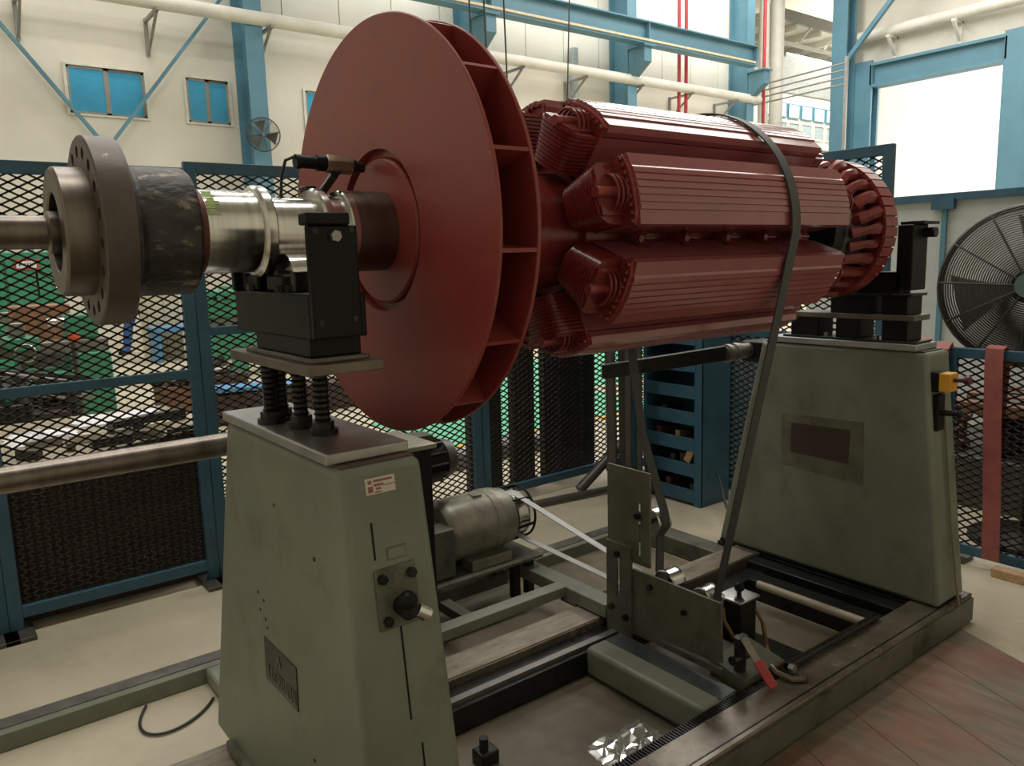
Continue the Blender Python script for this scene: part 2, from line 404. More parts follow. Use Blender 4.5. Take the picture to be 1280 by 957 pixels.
def columns():
    for i, x in enumerate((6.8, 12.85, 18.75, 24.8)):
        t = thing('steel_column', (x, 18.3, 0), ['pale blue steel column with the wall fan on it, left of the red wheel', 'pale blue steel column rising just above the red wheel', 'pale blue steel column between the hanging cables and red pipes', 'pale blue steel column at the end of the crane beam'][i], 'column', 'wall columns')
        part('flange', B().box(x - .2, x + .2, 17.86, 17.9, 0, 13), STRUCT, t, smooth=0)
        part('flange', B().box(x - .2, x + .2, 18.62, 18.66, 0, 13), STRUCT, t, smooth=0)
        part('web', B().box(x - .015, x + .015, 17.9, 18.62, 0, 13), STRUCT, t, smooth=0)
        if i:
            part('corbel', B().prism([(17.86, 7.83), (17.2, 7.83), (17.2, 7.4), (17.86, 6.95)], x - 0.16, x + 0.16), STRUCT, t, smooth=0)
            part('corbel_cap', B().box(x - .24, x + .24, 17.12, 17.86, 7.83, 7.875), STRUCT, t, smooth=0)
    t = thing('crane_beam', (16, 17.3, 7.88), 'long pale blue crane runway beam along the back wall', 'beam')
    part('top_flange', B().box(6, 24.2, 17.12, 17.5, 8.5, 8.54), STRUCT, t, smooth=0)
    part('web', B().box(6, 24.2, 17.295, 17.325, 7.93, 8.5), STRUCT, t, smooth=0)
    part('bottom_flange', B().box(6, 24.2, 17.12, 17.5, 7.88, 7.93), STRUCT, t, smooth=0)
    part('cable_strip', B().box(6, 24.0, 17.08, 17.13, 7.94, 8.0), M('cable_strip_cream', (0.62, 0.52, 0.34), 0.6), t, smooth=0)
    for x in (12.85, 18.75, 24.15):
        part('stiffener', B().box(x - .015, x + .015, 17.13, 17.49, 7.93, 8.5), STRUCT, t, smooth=0)
    # insulated pipe on brackets
    solo('wall_pipe', B().cyl((1.5, 17.85, 6.98), (25.4, 17.85, 6.98), 0.15, n=20), WHITEP, 'thick white insulated pipe running along the back wall', 'pipe')
    for k in range(1, 11):
        x = 2.38 * k
        if abs(x - 6.8) < .3 or abs(x - 12.85) < .3: x += .45
        t = thing('pipe_bracket', (x, 18.3, 6.1), 'grey triangular bracket under the white wall pipe, number %s from the left' % ['one', 'two', 'three', 'four', 'five', 'six', 'seven', 'eight', 'nine', 'ten'][k - 1], 'bracket', 'brackets under the white pipe')
        part('upright', B().box(x - .035, x + .035, 18.63, 18.7, 6.1, 6.85), BRKT, t, smooth=0)
        part('arm', B().box(x - .035, x + .035, 17.6, 18.64, 6.77, 6.83), BRKT, t, smooth=0)
        part('strut', B().bar((x, 18.64, 6.15), (x, 17.75, 6.77), .05, .05), BRKT, t, smooth=0)
    for (a, c, l) in (((1.2, 18.5, 7.5), (5.3, 18.5, 2.0), 'blue diagonal brace rod falling to the right across a window'), ((6.45, 18.45, 7.6), (2.1, 18.45, 2.0), 'blue diagonal brace rod rising to the right between the windows')):
        solo('brace_rod', B().bar(a, c, .07, .07), STRUCT, l, 'brace', smooth=0)
    for i, x in enumerate((21.05, 21.4, 25.35)):
        solo('fire_pipe', B().cyl((x, 17.95 if i < 2 else 17.7, 0), (x, 17.95 if i < 2 else 17.7, 13), .06, n=10), REDPIPE, ['thin red vertical fire pipe, left one of the pair', 'thin red vertical fire pipe, right one of the pair', 'red vertical pipe beside the last blue column'][i], 'pipe')
    solo('down_pipe', B().cyl((16.9, 18.5, 0), (16.9, 18.5, 7.8), .13, n=12), M('downpipe_grey', (.36, .42, .43), .5), 'grey downpipe on the back wall behind a hanging cable', 'pipe')
    for i, (x, y, x2) in enumerate(((9.2, 13.0, 9.2), (9.4, 13.0, 9.62), (9.9, 13.0, 10.1), (14.2, 15.4, 13.7))):
        solo('hanging_cable', B().cyl((x, y, 12.9), (x2, y, 3.2), .018, n=6), CABLE, ['leftmost thin dark hanging crane cable beside the red wheel', 'second thin dark hanging crane cable from the left', 'third thin dark hanging crane cable from the left', 'slanting dark crane cable above the red coils'][i], 'cable', 'hanging cables')
    # wall fan
    c = Vector((6.72, 17.55, 4.46)); t = thing('wall_fan', c, 'round dark wall fan mounted on the blue column', 'fan')
    d = Vector((-.25, -1, -.05)).normalized()
    fan_parts(t, c, d, .36, 10, 8, FANM, FANM)
    part('bracket_arm', B().bar(c + Vector((0, .12, 0)), (6.75, 17.88, 4.40), .06, .06), FANM, t)

def fan_parts(t, c, d, R, nr, ns, gm, bm_):
    d = Vector(d).normalized(); u = d.orthogonal().normalized(); v = d.cross(u)
    def P(r, a, k): return c + (u * math.cos(a) + v * math.sin(a)) * r + d * k
    for side, nm in ((1, 'front_guard'), (-1, 'rear_guard')):
        b = B()
        for i in range(nr + 1):
            r = R * (0.16 + 0.84 * i / nr); k = side * (R * .16 * math.sqrt(max(0, 1 - (r / R) ** 2)) + R * .06)
            b.tube([P(r, 2 * PI * j / 48, k) for j in range(48)], R * (.02 if i == nr else .008), 5, True)
        g = part(nm, b, gm, t)
        for j in range(ns):
            a = 2 * PI * j / ns + .2
            pts = [P(R * q, a, side * (R * .16 * math.sqrt(max(0, 1 - q * q)) + R * .075)) for q in (.12, .4, .7, .9, 1.0)]
            part('spoke', B().tube(pts, R * .012, 5), gm, g)
    part('rim', B().tube([P(R, 2 * PI * j / 48, 0) for j in range(48)], R * .035, 6, True), gm, t)
    for j in range(3):
        b = B(); a0 = 2 * PI * j / 3; p = []
        n = 6
        for i in range(n):
            r = R * (.15 + .75 * i / (n - 1)); wdt = .34 + .12 * i / n
            p += [P(r, a0 - wdt, -.07 * R), P(r, a0 + wdt, .07 * R)]
        q = [Vector(x) + d * (.012 * R) for x in p]
        fs = []
        m_ = len(p)
        for i in range(n - 1):
            fs += [(2 * i, 2 * i + 1, 2 * i + 3, 2 * i + 2), (m_ + 2 * i, m_ + 2 * i + 2, m_ + 2 * i + 3, m_ + 2 * i + 1)]
            fs += [(2 * i, 2 * i + 2, m_ + 2 * i + 2, m_ + 2 * i), (2 * i + 1, m_ + 2 * i + 1, m_ + 2 * i + 3, 2 * i + 3)]
        fs += [(0, m_, m_ + 1, 1), (m_ - 2, m_ - 1, 2 * m_ - 1, 2 * m_ - 2)]
        part('blade', B().add(p + q, fs), bm_, t)
    return P
columns()

def endwall():
    t = thing('door_frame', (30.3, 14, 0), 'pale blue steel portal around the bright open doorway', 'door frame')
    for (y0, y1) in ((16.2, 17.35), (10.4, 11.65)):
        part('column', B().box(30.0, 30.1, y0, y1, 0, 8.6).box(30.5, 30.6, y0, y1, 0, 8.6).box(30.1, 30.5, (y0 + y1) / 2 - .04, (y0 + y1) / 2 + .04, 0, 8.6), STRUCT, t, smooth=0)
    part('lintel', B().box(30.0, 30.58, 11.66, 16.19, 7.62, 7.72).box(30.0, 30.58, 11.66, 16.19, 8.4, 8.5).box(30.2, 30.26, 11.66, 16.19, 7.72, 8.4), STRUCT, t, smooth=0)
    for y in (16.25, 11.6):
        part('stiffener', B().box(30.0, 30.2, y - .03, y + .03, 7.7, 8.42), STRUCT, t, smooth=0)
        part('gusset', B().prism([(y, 7.62), (y + (.9 if y > 14 else -.9), 7.62), (y, 6.7)], 30.15, 30.2), STRUCT, t, smooth=0)
    t2 = thing('tall_column', (29.6, 17.15, 0), 'tall pale blue column left of the bright doorway with a diagonal brace', 'column')
    part('flange', B().box(29.3, 29.36, 16.85, 17.45, 0, 13).box(29.9, 29.96, 16.85, 17.45, 0, 13), STRUCT, t2, smooth=0)
    part('web', B().box(29.36, 29.9, 17.12, 17.18, 0, 13), STRUCT, t2, smooth=0)
    part('brace', B().bar((29.5, 17.0, 8.6), (29.5, 13.0, 12.9), .16, .16), STRUCT, t2, smooth=0)
    p = solo('end_wall_pipe', B().cyl((30.2, 17.2, 9.55), (30.2, 2, 9.55), .2, n=16), WHITEP, 'white pipe on brackets above the bright doorway', 'pipe')
    for i, y in enumerate((15.6, 13.3, 11.0)):
        t3 = thing('pipe_bracket', (30.4, y, 8.7), 'white pipe bracket on the end wall, %s' % ['nearest the tall blue column', 'middle one above the doorway', 'above the right blue door column'][i], 'bracket', 'end wall brackets')
        part('upright', B().box(30.5, 30.6, y - .06, y + .06, 8.6, 9.4), WHITEP, t3, smooth=0)
        part('arm', B().box(29.9, 30.6, y - .06, y + .06, 9.28, 9.36), WHITEP, t3, smooth=0)
        part('strut', B().bar((30.55, y, 8.7), (29.95, y, 9.3), .1, .1), WHITEP, t3, smooth=0)
    # annex: mezzanine, ducts, rails, windows
    t = thing('mezzanine', (34, 21, 9.4), 'pale steel mezzanine floor with open trusses beyond the crane beam', 'mezzanine')
    part('deck', B().box(29.6, 45.6, 20.5, 23.9, 11.2, 11.4), WHITEP, t, smooth=0)
    part('edge_beam', B().box(29.6, 45.6, 20.4, 20.55, 11.15, 11.6), BRKT, t, smooth=0)
    part('lower_chord', B().box(29.6, 45.6, 20.4, 20.55, 10.2, 10.32), WHITEP, t, smooth=0)
    for k in range(9):
        part('joist', B().box(29.8 + 1.8 * k, 29.95 + 1.8 * k, 20.5, 23.9, 10.9, 11.2), WHITEP, t, smooth=0)
    for k in range(8):
        part('truss_diagonal', B().bar((29.7 + 2 * k, 20.45, 10.3), (30.7 + 2 * k, 20.45, 11.2), .08, .08), WHITEP, t, smooth=0)
    solo('sloping_roof_sheet', B().hexa([(33.5, 22.2, 10.5), (45.6, 22.2, 10.5), (45.6, 23.9, 9.4), (33.5, 23.9, 9.4), (33.5, 22.2, 10.6), (45.6, 22.2, 10.6), (45.6, 23.9, 9.5), (33.5, 23.9, 9.5)]), M('bright_sheet', (.8, .84, .85), .5), 'bright sloping white sheet under the mezzanine', 'roof sheet', smooth=0)
    for i, (x, y, r) in enumerate(((27.9, 19.5, .2), (28.75, 19.5, .27))):
        solo('vertical_duct', B().cyl((x, y, 0), (x, y, 12.9), r, n=20), WHITEP, ['slimmer white vertical duct beside the blue column', 'thicker white vertical duct right of the slim one'][i], 'duct')
    for k in range(4):
        z = 7.25 + .24 * k
        solo('guard_rail', B().cyl((27.35, 20.1 - .3 * k, z), (27.35, 15.75, z + .12), .03, n=8), BRKT, 'thin grey guard rail across the annex, %s of four' % ['lowest', 'second lowest', 'second highest', 'highest'][k], 'rail', 'annex guard rails')
    solo('guard_post', B().box(27.3, 27.4, 15.65, 15.75, 0, 8.3), BRKT, 'grey post at the end of the annex guard rails', 'post', smooth=0)
    for r, (z0, z1, mt) in enumerate(((8.25, 8.85, GLASSL), (7.3, 7.95, GLASSG))):
        for k in range(6):
            x = 34.6 + 1.15 * k
            f = B()
            for (a, c, p, q) in ((x - .50, x + .50, z0 - .05, z0), (x - .50, x + .50, z1, z1 + .05), (x - .50, x - .45, z0, z1), (x + .45, x + .50, z0, z1)):
                f.box(a, c, 23.9, 24.0, p, q)
            wo = struct('window_%d' % (4 + r * 6 + k), f, STRUCT if r == 0 else WFRAME, smooth=0)
            part('pane', B().box(x - .46, x + .46, 23.94, 23.96, z0, z1), mt, wo, smooth=0)
    solo('ledge_board', B().box(33, 45.6, 23.5, 23.98, 6.7, 6.85), WHITEP, 'white ledge below the annex windows', 'ledge', smooth=0)
endwall()

# ================================================================== MACHINE BED
def bed():
    t = thing('machine_bed', (1.6, 2.2, 0), 'oily steel rail bed of the balancing machine on the concrete floor', 'machine bed')
    fr = part('front_rail', B().box(-1.2, 3.47, 1.33, 1.47, 0, .128), RAIL, t, bevel=.006)
    part('side_face', B().box(-1.2, 3.465, 1.322, 1.33, .012, .112), GREEND, fr, smooth=0)
    part('groove_strip', B().box(-1.2, 3.4, 1.352, 1.357, .128, .1295), BLACKG, fr, smooth=0)
    rk = B().box(-.2, 2.32, 1.472, 1.512, .05, .108)
    x = .9
    tooth = B()
    while x < 2.31:
        tooth.box(x, x + .0062, 1.474, 1.510, .108, .120); x += .0125
    rko = part('rack', rk, BLACKG, t, smooth=0)
    part('rack_teeth', tooth, BLACKG, rko, kind='stuff', smooth=0)
    part('centre_rail', B().box(.42, 3.2, 2.2, 2.345, 0, .130), RAIL, t, bevel=.005)
    part('rail_cap', B().box(.42, 2.2, 2.205, 2.34, .130, .134).box(2.32, 3.15, 2.205, 2.34, .130, .134), M('worn_tan_rail', (.27, .23, .175), .45, .2, var=.25, scale=8, stretch=(1, 5, 1), spot=[(.10, .07, .05)], slo=.55, shi=.7), t, smooth=0)
    part('centre_ledge', B().box(.42, 2.2, 2.075, 2.2, 0, .098).box(2.2, 3.2, 2.1, 2.2, 0, .085), BLACKG, t, bevel=.004)
    part('ledge_strip', B().box(.42, 2.2, 2.10, 2.13, .098, .112), STEELD, t, smooth=0)
    part('rail_end_block', B().box(.36, .44, 2.06, 2.36, 0, .14), GREEND, t, bevel=.01)
    br = part('back_rail', B().box(-1.2, 3.2, 2.995, 3.06, 0, .066), GREEN, t, bevel=.004)
    part('rail_cap', B().box(-1.2, 3.2, 3.03, 3.10, .066, .070), STEELD, br, smooth=0)
    tag(solo('floor_stain', B().box(.95, 2.95, 1.515, 2.07, 0, .002).box(.95, 3.09, 2.35, 2.99, 0, .002), M('oil_stained_concrete', (.20, .168, .115), .5, var=.25, scale=2.5, spot=[(.09, .075, .055)], sscale=2.0, slo=.5, shi=.7), smooth=0), kind='structure')
    part('cross_beam', B().box(.755, .92, 2.345, 2.995, .005, .066), GREEN, t, bevel=.01)
    bb = part('box_beam', B().box(1.905, 2.09, 1.512, 2.075, .01, .125), GREEN, t, bevel=.018, seg=3)
    part('wear_strip', B().box(2.0, 2.082, 1.513, 2.06, .125, .1275), M('bluish_worn_steel', (.115, .125, .13), .4, .5, var=.3, scale=8), bb, smooth=0)
    part('cross_beam', B().box(3.10, 3.22, 2.345, 3.0, .005, .10), GREEND, t, bevel=.006)
    part('cross_beam', B().box(2.96, 3.06, 1.47, 2.1, .0, .095), BLACKG, t, bevel=.004)
    part('cross_beam', B().box(3.09, 3.17, 1.47, 2.2, .0, .12), BLACKG, t, bevel=.004)
    part('cross_beam', B().box(3.2, 3.45, 1.47, 2.46, .0, .12), BLACKG, t, bevel=.004)
    part('stretcher_bar', B().cyl((2.90, 1.47, .115), (2.90, 2.0, .115), .018, n=14), M('pale_bar', (.42, .37, .28), .5), t)
    part('levelling_foot', B().box(1.27, 1.34, 1.87, 1.93, 0, .05), BLACKG, t, bevel=.006)
    part('levelling_foot', B().cyl((1.30, 1.90, .05), (1.30, 1.90, .09), .015, n=10), BLACKG, t)
bed()

# ================================================================== PEDESTALS
def frust(x0, x1, y0, y1, z0, X0, X1, Y0, Y1, z1):
    return B().hexa([(x0, y0, z0), (x1, y0, z0), (x1, y1, z0), (x0, y1, z0), (X0, Y0, z1), (X1, Y0, z1), (X1, Y1, z1), (X0, Y1, z1)])
def fy(z): return 1.455 - (1.178 - z) * .119
def pedestal_left():
    t = thing('bearing_pedestal', (.76, 1.9, .128), 'green-grey sheet steel pedestal with a lever, nearest the camera', 'pedestal', 'bearing pedestals')
    bd = part('body', frust(.640, .885, 1.33, 2.47, .13, .660, .858, 1.455, 2.16, 1.178), GREEN, t, bevel=.018, seg=3)
    part('top_plate', B().box(.672, .846, 1.47, 2.15, 1.178, 1.182), M('rust_brown_top', (.085, .05, .035), .5), t, smooth=0)
    part('cover_plate', B().box(.655, .852, 1.497, 2.17, 1.182, 1.207), PLATE, t, bevel=.004)
    part('side_skirt', B().box(.618, .645, 1.36, 2.3, .135, .17), GREEND, t, bevel=.006)
    # seams of the sheet metal door on the lever face
    for (x, za, zb) in ((.760, .62, .83), (.718, .98, 1.06), (.78, .40, .56)):
        part('panel_seam', B().hexa([(x, fy(za) - .0015, za), (x + .004, fy(za) - .0015, za), (x + .004, fy(za) + .002, za), (x, fy(za) + .002, za), (x, fy(zb) - .0015, zb), (x + .004, fy(zb) - .0015, zb), (x + .004, fy(zb) + .002, zb), (x, fy(zb) + .002, zb)]), BLACK, bd, smooth=0)
    def onface(x0, x1, z0, z1, th, off=0.0):
        p = []
        for (z, q) in ((z0, 0), (z1, 0)):
            y = fy(z) - off
            p += [(x0, y - th, z), (x1, y - th, z), (x1, y, z), (x0, y, z)]
        return B().hexa(p)
    lb = part('label', onface(.716, .786, 1.118, 1.152, .0015), LABELW, t, label='small worn paper label with reddish print', smooth=0)
    pr = B()
    for (a, c, z0, z1) in ((.722, .731, 1.140, 1.148), (.735, .779, 1.143, 1.148), (.735, .758, 1.134, 1.139), (.740, .752, 1.126, 1.131), (.721, .733, 1.122, 1.135), (.736, .752, 1.120, 1.123), (.756, .786, 1.1325, 1.1345)):
        bb = onface(a, c, z0, z1, .0004, .0015); pr.add(bb.v, bb.f)
    part('label_print', pr, LABELR, lb, smooth=0)
    np_ = part('small_nameplate', onface(.748, .794, .972, 1.000, .002), NAMEL, t, label='small pale metal tag with dark rim', smooth=0)
    part('tag_rim', onface(.751, .791, .976, .996, .0005, .002), GREEN, np_, smooth=0)
    # lever plate
    lp = part('lever_plate', onface(.712, .812, .828, .960, .006), GREEND, t, bevel=.003)
    for (x, z) in ((.727, .940), (.797, .938), (.730, .848), (.797, .850)):
        part('bolt', B().cyl((x, fy(z) - .005, z), (x, fy(z) - .018, z), .011, n=6), BLACKG, lp)
    lv = part('lever', B().cyl((.765, fy(.875), .875), (.765, fy(.875) - .045, .872), .020, n=16).bar((.75, fy(.88) - .04, .900), (.80, fy(.86) - .04, .852), .02, .022), BLACKG, lp)
    part('knob', B().ball((.757, fy(.9) - .055, .902), .021), BLACK, lv, label='black ball knob')
    part('grip', B().cyl((.783, fy(.87) - .045, .872), (.806, fy(.85) - .050, .856), .0145, n=14), CHROME, lv, label='shiny worn grip')
    # nameplate on the broad side
    y0, y1, z0, z1 = 1.742, 1.957, .515, .632
    def sx(z): return .640 + (z - .13) * (.020 / 1.048)
    npd = part('nameplate', B().hexa([(sx(z0) - .003, y0, z0), (sx(z0) + .002, y0, z0), (sx(z0) + .002, y1, z0), (sx(z0) - .003, y1, z0), (sx(z1) - .003, y0, z1), (sx(z1) + .002, y0, z1), (sx(z1) + .002, y1, z1), (sx(z1) - .003, y1, z1)]), NAMEP, t, label='dark metal nameplate with worn raised lettering', bevel=.001)
    mk = B()
    def stroke(ya, za, yb, zb, wd=.006):
        mk.bar((sx((za + zb) / 2) - .004, ya, za), (sx((za + zb) / 2) - .004, yb, zb), wd, .002, up=(1, 0, 0))
    yy = 1.93
    for k, ch in enumerate(('L', 'II', 'T', 'H', 'I', 'D', 'O', 'U')):
        zc = .548; h = .017; a = yy - k * .0235
        stroke(a, zc - h, a, zc + h, .004)
        if ch in 'HDOUII': stroke(a - .012, zc - h, a - .012, zc + h, .004)
        if ch in 'THDO': stroke(a + .002, zc + (h if ch != 'H' else 0), a - .014, zc + (h if ch != 'H' else 0), .004)
        if ch in 'LDOU': stroke(a + .002, zc - h, a - .014, zc - h, .004)
    stroke(1.868, .585, 1.855, .615, .006); stroke(1.842, .585, 1.855, .615, .006)
    part('lettering', mk, NAMEL, npd, smooth=0)
    for (y, z, r) in ((1.985, .745, .005), (1.945, .735, .004), (1.975, .70, .004), (1.94, .685, .005), (1.93, .665, .004), (1.60, .95, .006), (1.83, 1.02, .005), (1.66, .43, .005)):
        part('paint_chip', B().cyl((sx(z) - .0012, y, z), (sx(z) + .002, y, z), r, n=7), BLACK, t)
    # guide tube fixed to the back of the pedestal
    part('guide_tube', B().cyl((-1.3, 2.29, 1.088), (.77, 2.29, 1.088), .034, n=24), STEELB, t, label='long brown steel tube')
    part('tube_clamp', B().box(.755, .83, 2.10, 2.33, 1.04, 1.13), BLACKG, t, bevel=.006)
    return t
pedestal_left()

def pedestal_right():
    t = thing('bearing_pedestal', (3.3, 1.9, .128), 'green-grey sheet steel pedestal with yellow stop box, under the far rotor end', 'pedestal', 'bearing pedestals')
    bd = part('body', frust(3.200, 3.44, 1.352, 2.45, .131, 3.206, 3.40, 1.452, 2.222, 1.177), GREEN, t, bevel=.018, seg=3)
    part('cover_plate', B().box(3.204, 3.385, 1.496, 2.18, 1.179, 1.207), PLATE, t, bevel=.004)
    part('plate_shim', B().box(3.215, 3.375, 1.47, 2.2, 1.175, 1.181), BLACKG, t, smooth=0)
    part('missing_plate_patch', B().hexa([(3.2015, 1.763, .663), (3.2085, 1.763, .663), (3.2085, 2.048, .668), (3.2015, 2.048, .668), (3.2025, 1.760, .815), (3.2095, 1.760, .815), (3.2095, 2.05, .808), (3.2025, 2.05, .808)]), BROWNP, t, label='dark brown bare rectangle where a plate was', smooth=0)
    part('glue_mark', B().hexa([(3.2022, 1.69, .58), (3.2085, 1.69, .58), (3.2085, 2.10, .60), (3.2022, 2.10, .60), (3.2034, 1.70, .86), (3.2095, 1.70, .86), (3.2095, 2.10, .845), (3.2034, 2.10, .845)]), M('smudged_green_paint', (0.135, 0.135, 0.098), .5, var=.25, scale=12), t, label='grey smudged border around the bare rectangle', smooth=0)
    def fr(z): return 1.452 - (1.177 - z) * .0948
    sb = part('switch_back_box', B().box(3.225, 3.285, fr(1.06) - .03, fr(1.06) + .006, 1.02, 1.10), BLACK, t, bevel=.004)
    part('stop_box', B().box(3.222, 3.290, fr(1.06) - .075, fr(1.06) - .03, 1.025, 1.10), YELLOW, sb, label='yellow emergency stop housing', bevel=.005)
    part('stop_button', B().cyl((3.255, fr(1.06) - .07, 1.072), (3.255, fr(1.06) - .125, 1.076), .009, n=12).cyl((3.255, fr(1.06) - .12, 1.0755), (3.255, fr(1.06) - .135, 1.0765), .017, n=16), M('dark_red_plastic', (.12, .02, .035), .4), sb, label='dark red stop button')
    lv = part('lock_lever', B().box(3.23, 3.29, fr(.93) - .02, fr(.93) + .006, .86, 1.01), BLACK, t, bevel=.004)
    part('lever_handle', B().cyl((3.26, fr(.93) - .01, .935), (3.26, fr(.93) - .085, .938), .012, n=12).ball((3.26, fr(.93) - .09, .938), .016).ball((3.26, fr(.93) - .085, .965), .011), BLACKG, lv)
    part('cable', B().tube([(3.30, fr(1.03) - .01, 1.03), (3.31, fr(.8) - .012, .8), (3.32, fr(.5) - .012, .5), (3.33, fr(.2) - .016, .22), (3.335, fr(.15) - .03, .10), (3.33, fr(.1) - .02, .01)], .005, 6), M('cable_tan', (.22, .19, .12), .6), t)
    # clamp arm on the back edge
    part('clamp_socket', B().cyl((3.02, 2.30, 1.128), (3.25, 2.30, 1.128), .036, n=20).cyl((3.035, 2.30, 1.128), (3.06, 2.30, 1.128), .043, n=20).cyl((3.09, 2.30, 1.128), (3.13, 2.30, 1.128), .043, n=20), STEELD, t)
    part('clamp_arm', B().hexa([(2.24, 2.285, 1.10), (3.06, 2.285, 1.095), (3.06, 2.315, 1.095), (2.24, 2.315, 1.10), (2.24, 2.285, 1.158), (3.06, 2.285, 1.165), (3.06, 2.315, 1.165), (2.24, 2.315, 1.158)]), BLACKG, t, bevel=.003)
    part('socket_bracket', B().box(3.21, 3.36, 2.14, 2.34, 1.07, 1.17), BLACKG, t, bevel=.006)
    part('base_gasket', B().box(3.197, 3.3, 1.48, 2.44, .131, .14), BLACKG, t, smooth=0)
pedestal_right()

def support_left():
    t = thing('roller_support', (.72, 1.75, 1.207), 'black roller bearing block on jack screws carrying the near shaft journal', 'roller support', 'roller supports')
    for (x, y) in ((.742, 1.70), (.735, 1.81), (.738, 1.945), (.70, 1.92)):
        s = part('jack_screw', B().cyl((x, y, 1.215), (x, y, 1.372), .0165, n=16), BLACKG, t)
        th = B()
        for k in range(9):
            z = 1.238 + .0135 * k
            th.lathe([(0, .0165), (.0035, .0205), (.007, .0165)], (x, y, z), (0, 0, 1), 16)
        part('thread', th, BLACKG, s, kind='stuff')
        part('foot_flange', B().cyl((x, y, 1.207), (x, y, 1.219), .034, n=24), BLACKG, s)
        part('nut', B().cyl((x, y, 1.219), (x, y, 1.236), .026, n=6), BLACKG, s)
    part('carrier_plate', B().box(.637, .812, 1.515, 2.0, 1.370, 1.393), PLATED, t, bevel=.002)
    part('flange_plate', B().box(.655, .792, 1.545, 1.93, 1.393, 1.404), PLATED, t, bevel=.002)
    part('lower_block', B().box(.664, .782, 1.56, 1.88, 1.404, 1.445), BLACK, t, bevel=.003)
    mb = part('main_block', B().box(.654, .784, 1.53, 1.978, 1.444, 1.540), BLACK, t, bevel=.004)
    sp = part('side_plate', B().box(.650, .758, 1.500, 1.520, 1.447, 1.677), BLACK, t, bevel=.004)
    part('cap_block', B().box(.645, .740, 1.493, 1.535, 1.677, 1.702), BLACK, sp, bevel=.004)
    part('bolt', B().cyl((.706, 1.502, 1.655), (.706, 1.488, 1.655), .012, n=6), STEELD, sp)
    for (x, z) in ((.665, 1.665), (.745, 1.668), (.667, 1.48), (.742, 1.485)):
        part('screw_hole', B().cyl((x, 1.501, z), (x, 1.4985, z), .006, n=10), BLACKG, sp)
    part('rear_side_plate', B().box(.650, .758, 1.965, 1.985, 1.54, 1.66), BLACK, t, bevel=.004)
    for s in (-1, 1):
        h = part('roller_holder', B().box(.672, .79, AY + s * .078 - .05, AY + s * .078 + .05, 1.54, 1.578), BLACK, t, bevel=.006)
        part('roller', B().cyl((.70, AY + s * .072, 1.572), (.785, AY + s * .072, 1.572), .0535, n=28), STEEL, h)
        part('axle', B().cyl((.680, AY + s * .072, 1.572), (.80, AY + s * .072, 1.572), .016, n=14), BLACKG, h)
    for (y, z) in ((1.66, 1.548), (1.72, 1.545), (1.90, 1.548)):
        part('bolt', B().cyl((.668, y, 1.54), (.668, y, 1.556), .010, n=6), BLACKG, t)
    for y in (1.64, 1.95):
        part('rear_post', B().box(.668, .70, y - .012, y + .012, 1.54, 1.585), BLACKG, t, bevel=.003)
    return t
support_left()

def support_right():
    t = thing('roller_support', (3.28, 1.8, 1.207), 'black stacked-block roller support under the far end of the rotor', 'roller support', 'roller supports')
    x0, x1 = 3.215, 3.34
    part('base_plate', B().box(x0 - .004, x1 + .01, 1.505, 2.11, 1.207, 1.218), BLACKG, t, bevel=.002)
    for (a, c) in ((1.937, 2.072), (1.745, 1.853), (1.541, 1.648)):
        part('spacer_block', B().box(x0, x1, a, c, 1.218, 1.300), BLACK, t, bevel=.003)
    part('middle_plate', B().box(x0 - .003, x1 + .012, 1.515, 2.078, 1.300, 1.324), PLATED, t, bevel=.003)
    for (a, c) in ((1.70, 1.88), (1.545, 1.655)):
        part('spacer_block', B().box(x0, x1, a, c, 1.324, 1.400), BLACK, t, bevel=.003)
    part('upper_plate', B().box(x0 - .003, x1 + .012, 1.53, 1.99, 1.400, 1.412), BLACKG, t, bevel=.003)
    part('main_block', B().box(x0, x1 - .03, 1.58, 2.0, 1.412, 1.50), BLACK, t, bevel=.003)
    sp = part('side_plate', B().box(x0, x1, 1.535, 1.60, 1.425, 1.688), BLACK, t, bevel=.005)
    part('cap_block', B().box(x0 + .02, x1 + .03, 1.505, 1.60, 1.688, 1.702), BLACKG, sp, bevel=.003)
    part('knob', B().cyl((3.31, 1.545, 1.655), (3.31, 1.49, 1.655), .02, n=14), BLACKG, sp)
    for s in (-1, 1):
        h = part('roller_holder', B().box(x0, x1, AY + s * .08 - .04, AY + s * .08 + .04, 1.50, 1.56), BLACK, t, bevel=.004)
        part('roller', B().cyl((x0 + .02, AY + s * .075, 1.573), (x1 - .02, AY + s * .075, 1.573), .05, n=24), STEEL, h)
    for (y, c) in ((1.90, 0), (1.675, 0)):
        part('nut', B().cyl((3.225, y, 1.218), (3.225, y, 1.235), .013, n=6), STEELD, t)
support_right()

